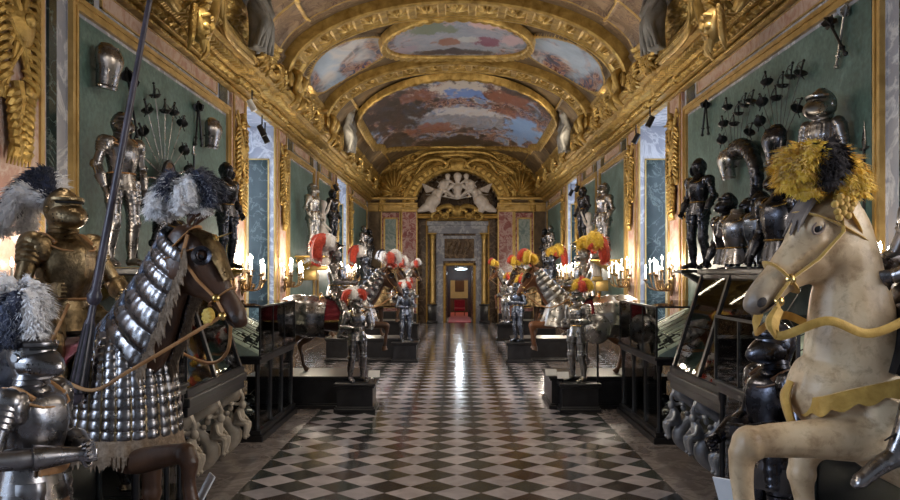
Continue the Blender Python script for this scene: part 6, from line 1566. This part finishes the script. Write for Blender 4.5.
# hanging gilt trophies of arms on the pilasters
def trophy_proto(label, loc, rz, grp, Ht=3.1):
    t = thing('gilt_trophy', label, 'ornament', loc, rz, grp)
    # local: +x into the hall, z up, hangs from z=0 to -Ht
    b = B(); ell(b, (.1, 0, -.22), (.1, .15, .16), None, 14, 10); stube(b, [(.06, 0, -.06), (.1, .0, .04), (.02, 0, .06)], [.05, .07, .02], 10, 8)
    stube(b, [(.2, -.12, -.26), (.22, 0, -.28), (.2, .12, -.26)], .03, 8, 6); obj('helmet_relief', b, M['gold'], t)
    b = B(); lathe(b, [(0, .14), (.1, .12), (.2, .08), (.27, .03), (.29, .05), (.3, .0)], (.04, .05, -.95), (1, 0, .1), 24, 1.25, .85)
    for k in range(12): a = k*PI/6; ell(b, (.07, .05+.27*math.cos(a)*.8, -.95+.36*math.sin(a)), (.03, .04, .04), None, 6, 5)
    ell(b, (.17, .05, -.92), (.05, .08, .11), None, 10, 8); obj('shield_relief', b, M['gold'], t)
    b = B()
    for k, (y0_, z0_, y1_, z1_) in enumerate(((-.34, -.1, .32, -1.75), (.34, -.05, -.32, -1.7), (-.24, .05, .22, -1.9), (.26, .1, -.2, -2.0), (-.36, -.7, .3, -1.9), (.36, -.6, -.3, -2.0))):
        tube(b, [(.05, y0_, z0_), (.1, 0, (z0_+z1_)/2), (.04, y1_, z1_)], [.03, .04, .028], 8); ell(b, (.05, y1_, z1_), (.04, .07, .12), None, 8, 6); ell(b, (.05, y0_, z0_), (.03, .05, .08), None, 8, 6)
    for s in (-1, 1):
        for k in range(12): stube(b, [(.05, s*.1, -.4-.12*k), (.1, s*.26, -.36-.13*k), (.05, s*.34, -.48-.13*k), (.03, s*.26, -.56-.13*k)], [.03, .05, .035, .01], 8, 6)
    obj('crossed_arms_relief', b, M['gold'], t)
    b = B()
    for k in range(16):
        z = -1.95-.055*k; s = 1 if k % 2 else -1
        stube(b, [(.04, 0, z), (.1, s*.12, z-.03), (.09, s*.2*(1-k/30), z-.1), (.03, s*.12, z-.17)], [.05, .065, .05, .01], 8, 7)
        ell(b, (.09, -s*.06, z-.05), (.05, .055, .06), None, 8, 6)
    stube(b, [(.05, 0, -1.8), (.07, .03, -2.1), (.05, -.03, -2.4), (.04, 0, -2.9)], [.07, .06, .07, .02], 24, 8)
    for k in range(7): stube(b, [(.06, 0, -2.55), (.09, -.15+.05*k, -2.75), (.06, (-.15+.05*k)*1.3, -3.0)], [.03, .035, .01], 8, 6)
    obj('festoon_relief', b, M['gold'], t)
    return t
pr = None
PN = ['on the nearest pilaster', 'on the pilaster past the big green panel', 'on the pilaster past the first window', 'on the pilaster before the second window', 'on the pilaster past the second window']
for s, sd in ((-1, 'left'), (1, 'right')):
    for k, y in enumerate((7.6 if s < 0 else 6.8, 15.5, 19.33, 27.67, 31.45)):
        lb = 'gilt trophy of arms %s, %s wall' % (PN[k], sd); L = (s*(WX-.05), y, 5.38)
        if pr is None: pr = trophy_proto(lb, L, 0, 'gilt trophies on the pilasters'); pr.scale = (.8, 1, .66)
        else: dup(pr, L, 0 if s < 0 else PI, lb, 'gilt trophies on the pilasters')
# cornice: cartouches, masks and the moulding that swells up round them
for s, sd in ((-1, 'left'), (1, 'right')):
    t = thing('cornice_cartouche', 'large gilt scrolled cartouche rising from the %s cornice' % sd, 'ornament', (s*3.6, 10.9, 6.0))
    b = B()
    for q in (-1, 1):
        pts = [(0, q*(.35+.42*(1-k/30)*math.cos(k*.32)), .55+.42*(1-k/30)*math.sin(k*.32)) for k in range(28)]
        tube(b, pts, [.1*(1-k/34) for k in range(28)], 10)
        stube(b, [(0, q*.2, 1.3), (-s*.1, q*.6, 1.1), (-s*.05, q*.95, .5), (0, q*.8, -.05), (0, q*.45, -.2)], [.08, .12, .13, .11, .06], 26, 10)
        for k in range(8): stube(b, [(0, q*(.2+.09*k), -.1+.1*k), (-s*.12, q*(.3+.1*k), .0+.12*k), (-s*.05, q*(.42+.1*k), -.08+.12*k)], [.04, .06, .02], 8, 7)
    obj('scroll', b, M['gold'], t)
    b = B(); ell(b, (-s*.05, 0, .55), (.14, .3, .42), None, 18, 12); 
    for k in range(9): a = PI*k/8; stube(b, [(-s*.1, 0, .95), (-s*.2, .25*math.cos(a), 1.05+.3*math.sin(a)), (-s*.12, .42*math.cos(a), 1.1+.5*math.sin(a))], [.05, .08, .05], 8, 8)
    obj('shell', b, M['gold'], t)
    b = B()      # grimacing mask
    mz_ = -.28
    ell(b, (-s*.16, 0, mz_), (.15, .19, .24), None, 18, 14); ell(b, (-s*.3, 0, mz_-.02), (.06, .045, .08), None, 10, 8)
    for q in (-1, 1):
        ell(b, (-s*.25, q*.09, mz_-.04), (.07, .065, .06), None, 10, 8); stube(b, [(-s*.27, q*.02, mz_+.09), (-s*.3, q*.08, mz_+.12), (-s*.22, q*.16, mz_+.08)], .028, 8, 7)
        for k in range(6): stube(b, [(-s*.1, q*.12, mz_+.22-.03*k), (-s*.15, q*(.22+.02*k), mz_+.18-.08*k), (-s*.08, q*(.26), mz_+.05-.09*k)], [.04, .05, .015], 8, 7)
    stube(b, [(-s*.25, -.08, mz_-.16), (-s*.29, 0, mz_-.14), (-s*.25, .08, mz_-.16)], .025, 8, 7); stube(b, [(-s*.2, 0, mz_-.2), (-s*.2, 0, mz_-.36)], [.07, .015], 6, 8)
    obj('mask', b, M['gold_flat'] if s > 0 else M['gold'], t)
    for q, nm in ((-1, 'near'), (1, 'far')):
        b = B()
        for r_, o1, o2 in ((.07, 0, 0), (.05, .12, .08), (.045, -.1, .1), (.04, .2, .2)):
            pth = [(s*(3.62+o1*.3), 10.9+q*(3.3+o2), 6.2+o1), (s*(3.6+o1*.3), 10.9+q*(1.9+o2), 6.16+o1), (s*(3.58+o1*.3), 10.9+q*(1.35+o2), 6.3+o1), (s*(3.5+o1*.3), 10.9+q*(1.12+o2), 6.75+o1*.5), (s*3.4, 10.9+q*(.85+o2), 7.15+o1*.5), (s*3.3, 10.9+q*.2, 7.3+o1*.4)]
            stube(b, pth, r_, 40, 8)
        tn[0] += 1; obj('trim_%d' % tn[0], b, M['gold'], None, kind='structure')
    # leaf clusters beside the breaks
    for y in (12.9, 16.4, 19.2, 21.6, 24.2, 27, 30):
        pass
# rib consoles: scrolled brackets, and grey stucco telamons
kk = 0
RN = {17.8: 'first', 22.8: 'second'}
for s, sd in ((-1, 'left'), (1, 'right')):
    for y in (17.8, 22.8):
        t = thing('rib_console', 'gilt scroll console at the foot of the %s vault rib, %s side' % (RN[y], sd), 'ornament', (s*3.6, y, 6.2))
        b = B(); bx(b, min(0, s*.3), max(0, s*.3), -.55, .55, 0, .12, .02); bx(b, min(-s*.06, s*.3), max(-s*.06, s*.3), -.6, .6, .55, .68, .03); bx(b, min(s*.02, s*.3), max(s*.02, s*.3), -.4, .4, .1, .58, .02); obj('block', b, M['gold_flat'], t)
        b = B()
        for q in (-1, 1):
            tube(b, [(-s*.06, q*.5+.16*(1-k/20)*math.cos(k*.5), .3+.18*(1-k/20)*math.sin(k*.5)) for k in range(18)], .045, 8)
            stube(b, [(-s*.02, q*.3, .6), (-s*.2, q*.3, .45), (-s*.12, q*.3, .15), (-s*.18, q*.3, -.05), (-s*.02, q*.3, -.2)], [.05, .09, .06, .08, .03], 18, 8)
        for k in range(7): stube(b, [(-s*.05, 0, .1), (-s*.16, -.24+.08*k, .3), (-s*.1, -.3+.1*k, .52)], [.04, .055, .02], 8, 7)
        obj('scroll', b, M['gold'], t)
    for y in (13.9, 25.6):
        t = thing('stucco_figure', 'grey stucco figure leaning above the cornice, %s side, %s' % (sd, 'before the first rib' if y < 20 else 'past the second rib'), 'sculpture', (s*3.45, y, 6.2))
        b = B(); k = 1.0
        figure(b, (-s*.0, 0, .75), (-s*.12, -.05, 1.2), (-s*.3, -.1, 1.5), [[(-s*.05, -.2, 1.3), (-s*.2, -.45, 1.35), (-s*.45, -.4, 1.55)], [(-s*.05, .2, 1.3), (-s*.1, .45, 1.1), (-s*.2, .4, .8)]],
            [[(0, -.1, .7), (-s*.2, -.18, .45), (-s*.02, -.15, .02)], [(0, .1, .7), (-s*.15, .25, .4), (s*.05, .3, .02)]], 1.1,
            [([(0, 0, .8), (-s*.08, .02, .45), (-s*.02, .05, .02)], [.16, .2, .16]), ([(s*.05, .1, 1.1), (-s*.1, .35, .7), (0, .5, .2)], [.1, .13, .04])])
        organic('body', b, M['stucco_grey'], t, .03, 3)
        b = B()
        for q in range(9): stube(b, [(-s*.05, -.15+.05*q, .85), (-s*(.2+.03*(q % 2)), -.2+.07*q, .5), (-s*(.1+.04*(q % 3)), -.25+.09*q, .03)], [.025, .045, .03], 10, 7)
        obj('drapery', b, M['stucco_grey'], t)
# leafy clusters along the cornice
lf = None
k0 = 0
for s, sd in ((-1, 'left'), (1, 'right')):
    for i, y in enumerate((14.9, 16.2, 19.3, 20.7, 24.3, 27.0, 29.5, 32.2, 35.0)):
        lb = 'gilt leaf cluster on the %s cornice, number %d' % (sd, i)
        pos = ['just past the near stucco figure', 'just before the first rib', 'just past the first rib', 'just before the second rib', 'just past the second rib', 'past the far stucco figure', 'over the second window', 'over the last pilaster', 'nearest the end wall'][i]
        lb = 'gilt leaf cluster on the %s cornice, %s' % (sd, pos)
        if lf is None:
            t = thing('leaf_cluster', lb, 'ornament', (0, 0, 0), 0, 'gilt leaf clusters on the cornices')
            b = B()
            for q in range(26):
                a = q*2.4; r = .07*math.sqrt(q); z = .2+r*math.sin(a)*.55; yy = r*math.cos(a)*1.25
                stube(b, [(0, yy*.5, z*.8), (.14, yy, z), (.08, yy*1.3, z+.1*math.sin(a))], [.04, .06, .015], 7, 7)
            obj('leaves', b, M['gold'], t); lf = t; t.location = (s*3.62, y, 6.1); t.rotation_euler = (0, 0, 0 if s < 0 else PI)
        else: dup(lf, (s*3.62, y, 6.1), 0 if s < 0 else PI, lb, 'gilt leaf clusters on the cornices')
# pale stucco figures beside the wall armours
for s, sd in ((-1, 'left'), (1, 'right')):
    t = thing('statue', 'pale draped statue beside the wall armour, %s side past the first window' % sd, 'statue', (s*3.72, 22.3 if s < 0 else 22.6, 2.6 if s < 0 else 2.3))
    b = B(); figure(b, (0, 0, .9), (-s*.02, 0, 1.32), (-s*.05, 0, 1.66), [[(0, -.2, 1.4), (-s*.12, -.32, 1.15), (-s*.25, -.2, 1.0)], [(0, .2, 1.4), (-s*.1, .3, 1.5), (-s*.2, .28, 1.75)]], [[(0, -.1, .9), (-s*.05, -.12, .5), (0, -.12, .03)], [(0, .1, .9), (-s*.1, .14, .5), (0, .14, .03)]], 1.0, [([(0, 0, 1.0), (-s*.02, 0, .6), (0, 0, .02)], [.17, .2, .24])])
    organic('body', b, M['stucco_white'], t, .03, 3)
    b = B()
    for q in range(14): a = q*PI*2/14; stube(b, [(.14*math.cos(a), .15*math.sin(a), 1.0), (.2*math.cos(a), .2*math.sin(a), .5), (.24*math.cos(a+.1), .26*math.sin(a+.1), .02)], [.02, .035, .03], 8, 6)
    obj('drapery', b, M['stucco_white'], t)
    b = B(); bx(b, -.28, .28, -.28, .28, -.12, 0, .01); bx(b, min(.1*s, .48*s), max(.1*s, .48*s), -.2, .2, -.4, -.1, .02); obj('plinth', b, M['gold_flat'], t)
# picture lights and spots hung under the cornice
def spot(label, loc, s, white=False, lit=True, grp=None):
    t = thing('track_spotlight', label, 'spotlight', loc, 0, grp)
    b = B(); d = V(-s*.5, .1, -1).normalized(); lathe(b, [(.0, -.12), (.055, -.12), (.06, .1), (.045, .1)], (0, 0, -.12), d, 14); obj('housing', b, M['paper'] if white else M['black_iron'], t)
    b = B(); lathe(b, [(0, .085), (.045, .085)], (0, 0, -.12), d, 14); obj('lens', b, M['spot_face'] if lit else M['dark'], t)
    b = B(); tube(b, [(0, 0, 0), (0, 0, .18)], .015, 8); obj('stem', b, M['black_iron'], t)
for (x, y, s, wht, lb) in ((262, 131, -1, False, 'black lit spotlight under the left cornice, nearer of two at the first window'), (265, 138, -1, False, 'black lit spotlight under the left cornice, farther of two at the first window'),
        (589, 121+40, 1, False, 'x'), ):
    if lb == 'x': continue
    Yq = 3.75*F/abs(x-CX); spot(lb, (s*3.75, Yq, H-(y-CY)/F*Yq+.12), s, wht)
Yq = 3.8*F/205; spot('white box spotlight under the left cornice at the pilaster before the first window', (-3.8, Yq, H+(273-105)/F*Yq+.1), -1, True, False)
for (x, y, lb) in ((650, 122, 'black spotlight under the right cornice at the near side of the first window'), (636, 139, 'black lit spotlight under the right cornice at the far side of the first window'), (577, 189, 'lit spotlight under the right cornice, farther down, nearer of the pair'), (571, 193, 'lit spotlight under the right cornice, farther down, farther of the pair')):
    Yq = 3.75*F/abs(x-CX); spot(lb, (3.75, Yq, H-(y-CY)/F*Yq+.12), 1)
for (x, y, lb) in ((336, 188, 'lit spotlight under the left cornice at the second window'),):
    Yq = 3.75*F/abs(x-CX); spot(lb, (-3.75, Yq, H-(y-CY)/F*Yq+.12), -1)
EXPO = 0.08
# ---------------------------------------------------------------- camera, light
cam = bpy.data.cameras.new('camera'); co = bpy.data.objects.new('camera', cam); C.objects.link(co)
co.location = (0, 0, H); co.rotation_euler = (PI/2, 0, 0)
cam.sensor_width = 36; cam.lens = F/900*36; cam.shift_x = -7/900; cam.shift_y = 23/900
cam.clip_start = .05; cam.clip_end = 200
bpy.context.scene.camera = co
def light(kind, loc, power, col, size=.1, rot=None, size_y=None, spot=None, name='light'):
    l = bpy.data.lights.new(name, kind); l.energy = power; l.color = col
    if kind == 'AREA':
        l.size = size
        if size_y: l.shape = 'RECTANGLE'; l.size_y = size_y
    else: l.shadow_soft_size = size
    if spot: l.spot_size = spot; l.spot_blend = .6
    o = bpy.data.objects.new(name, l); C.objects.link(o); o.location = loc
    if rot: o.rotation_euler = rot
    return o
def aim(o, tgt): o.rotation_euler = (Vector(tgt)-o.location).to_track_quat('-Z', 'Y').to_euler()
WARM = (1, .87, .7); COOL = (.62, .76, 1)
for (x, y, z) in SCONCES: light('POINT', (x*.93, y, z+.25), 105 if y > 9 else 26, WARM, .09)
for y in (11.2, 15.6, 20.2, 25, 29.5, 34.5):         # added area lights, unseen above the cornice, to wash the vault
    for s in (-1, 1):
        o = light('AREA', (s*3.45, y, 6.35), 34, (1, .86, .66), .3, None, 2.2); aim(o, (-s*1.5, y, 8.4))
for y in (2.55, 17.4, 29.5):                            # daylight through the windows
    for s in (-1, 1):
        o = light('AREA', (s*(WX+.85), y, 3.2), 50 if y > 3 else 250, COOL if (y > 3 or s < 0) else (1, .93, .84), 2.4, None, 3.6); aim(o, (0, y, 2.4))
for y in (6.5, 10.5, 14.5, 19, 25, 32):                 # track spots on the cornice
    for s in (-1, 1):
        o = light('SPOT', (s*3.35, y, 6.25), 240, (1, .88, .72), .12, None, None, 1.9); aim(o, (s*-1.9, y+1.5, 1.5))
light('POINT', (.12, YR+2.5, 2.3), 16, (.85, .93, 1), .12); light('POINT', (.1, Y2+3, 3.2), 80, (1, .9, .7), .2); light('POINT', (.12, YR+.9, 2.4), 40, (.8, .93, 1), .1)  # points added to brighten the corridor and cream room, last beside the lamp
w = bpy.data.worlds.new('World'); bpy.context.scene.world = w; w.use_nodes = True
bg = w.node_tree.nodes['Background']; bg.inputs[0].default_value = (.75, .85, 1, 1); bg.inputs[1].default_value = .22
sc = bpy.context.scene
sc.view_settings.view_transform = 'Standard'; sc.view_settings.look = 'None'; sc.view_settings.exposure = EXPO; sc.view_settings.gamma = 1
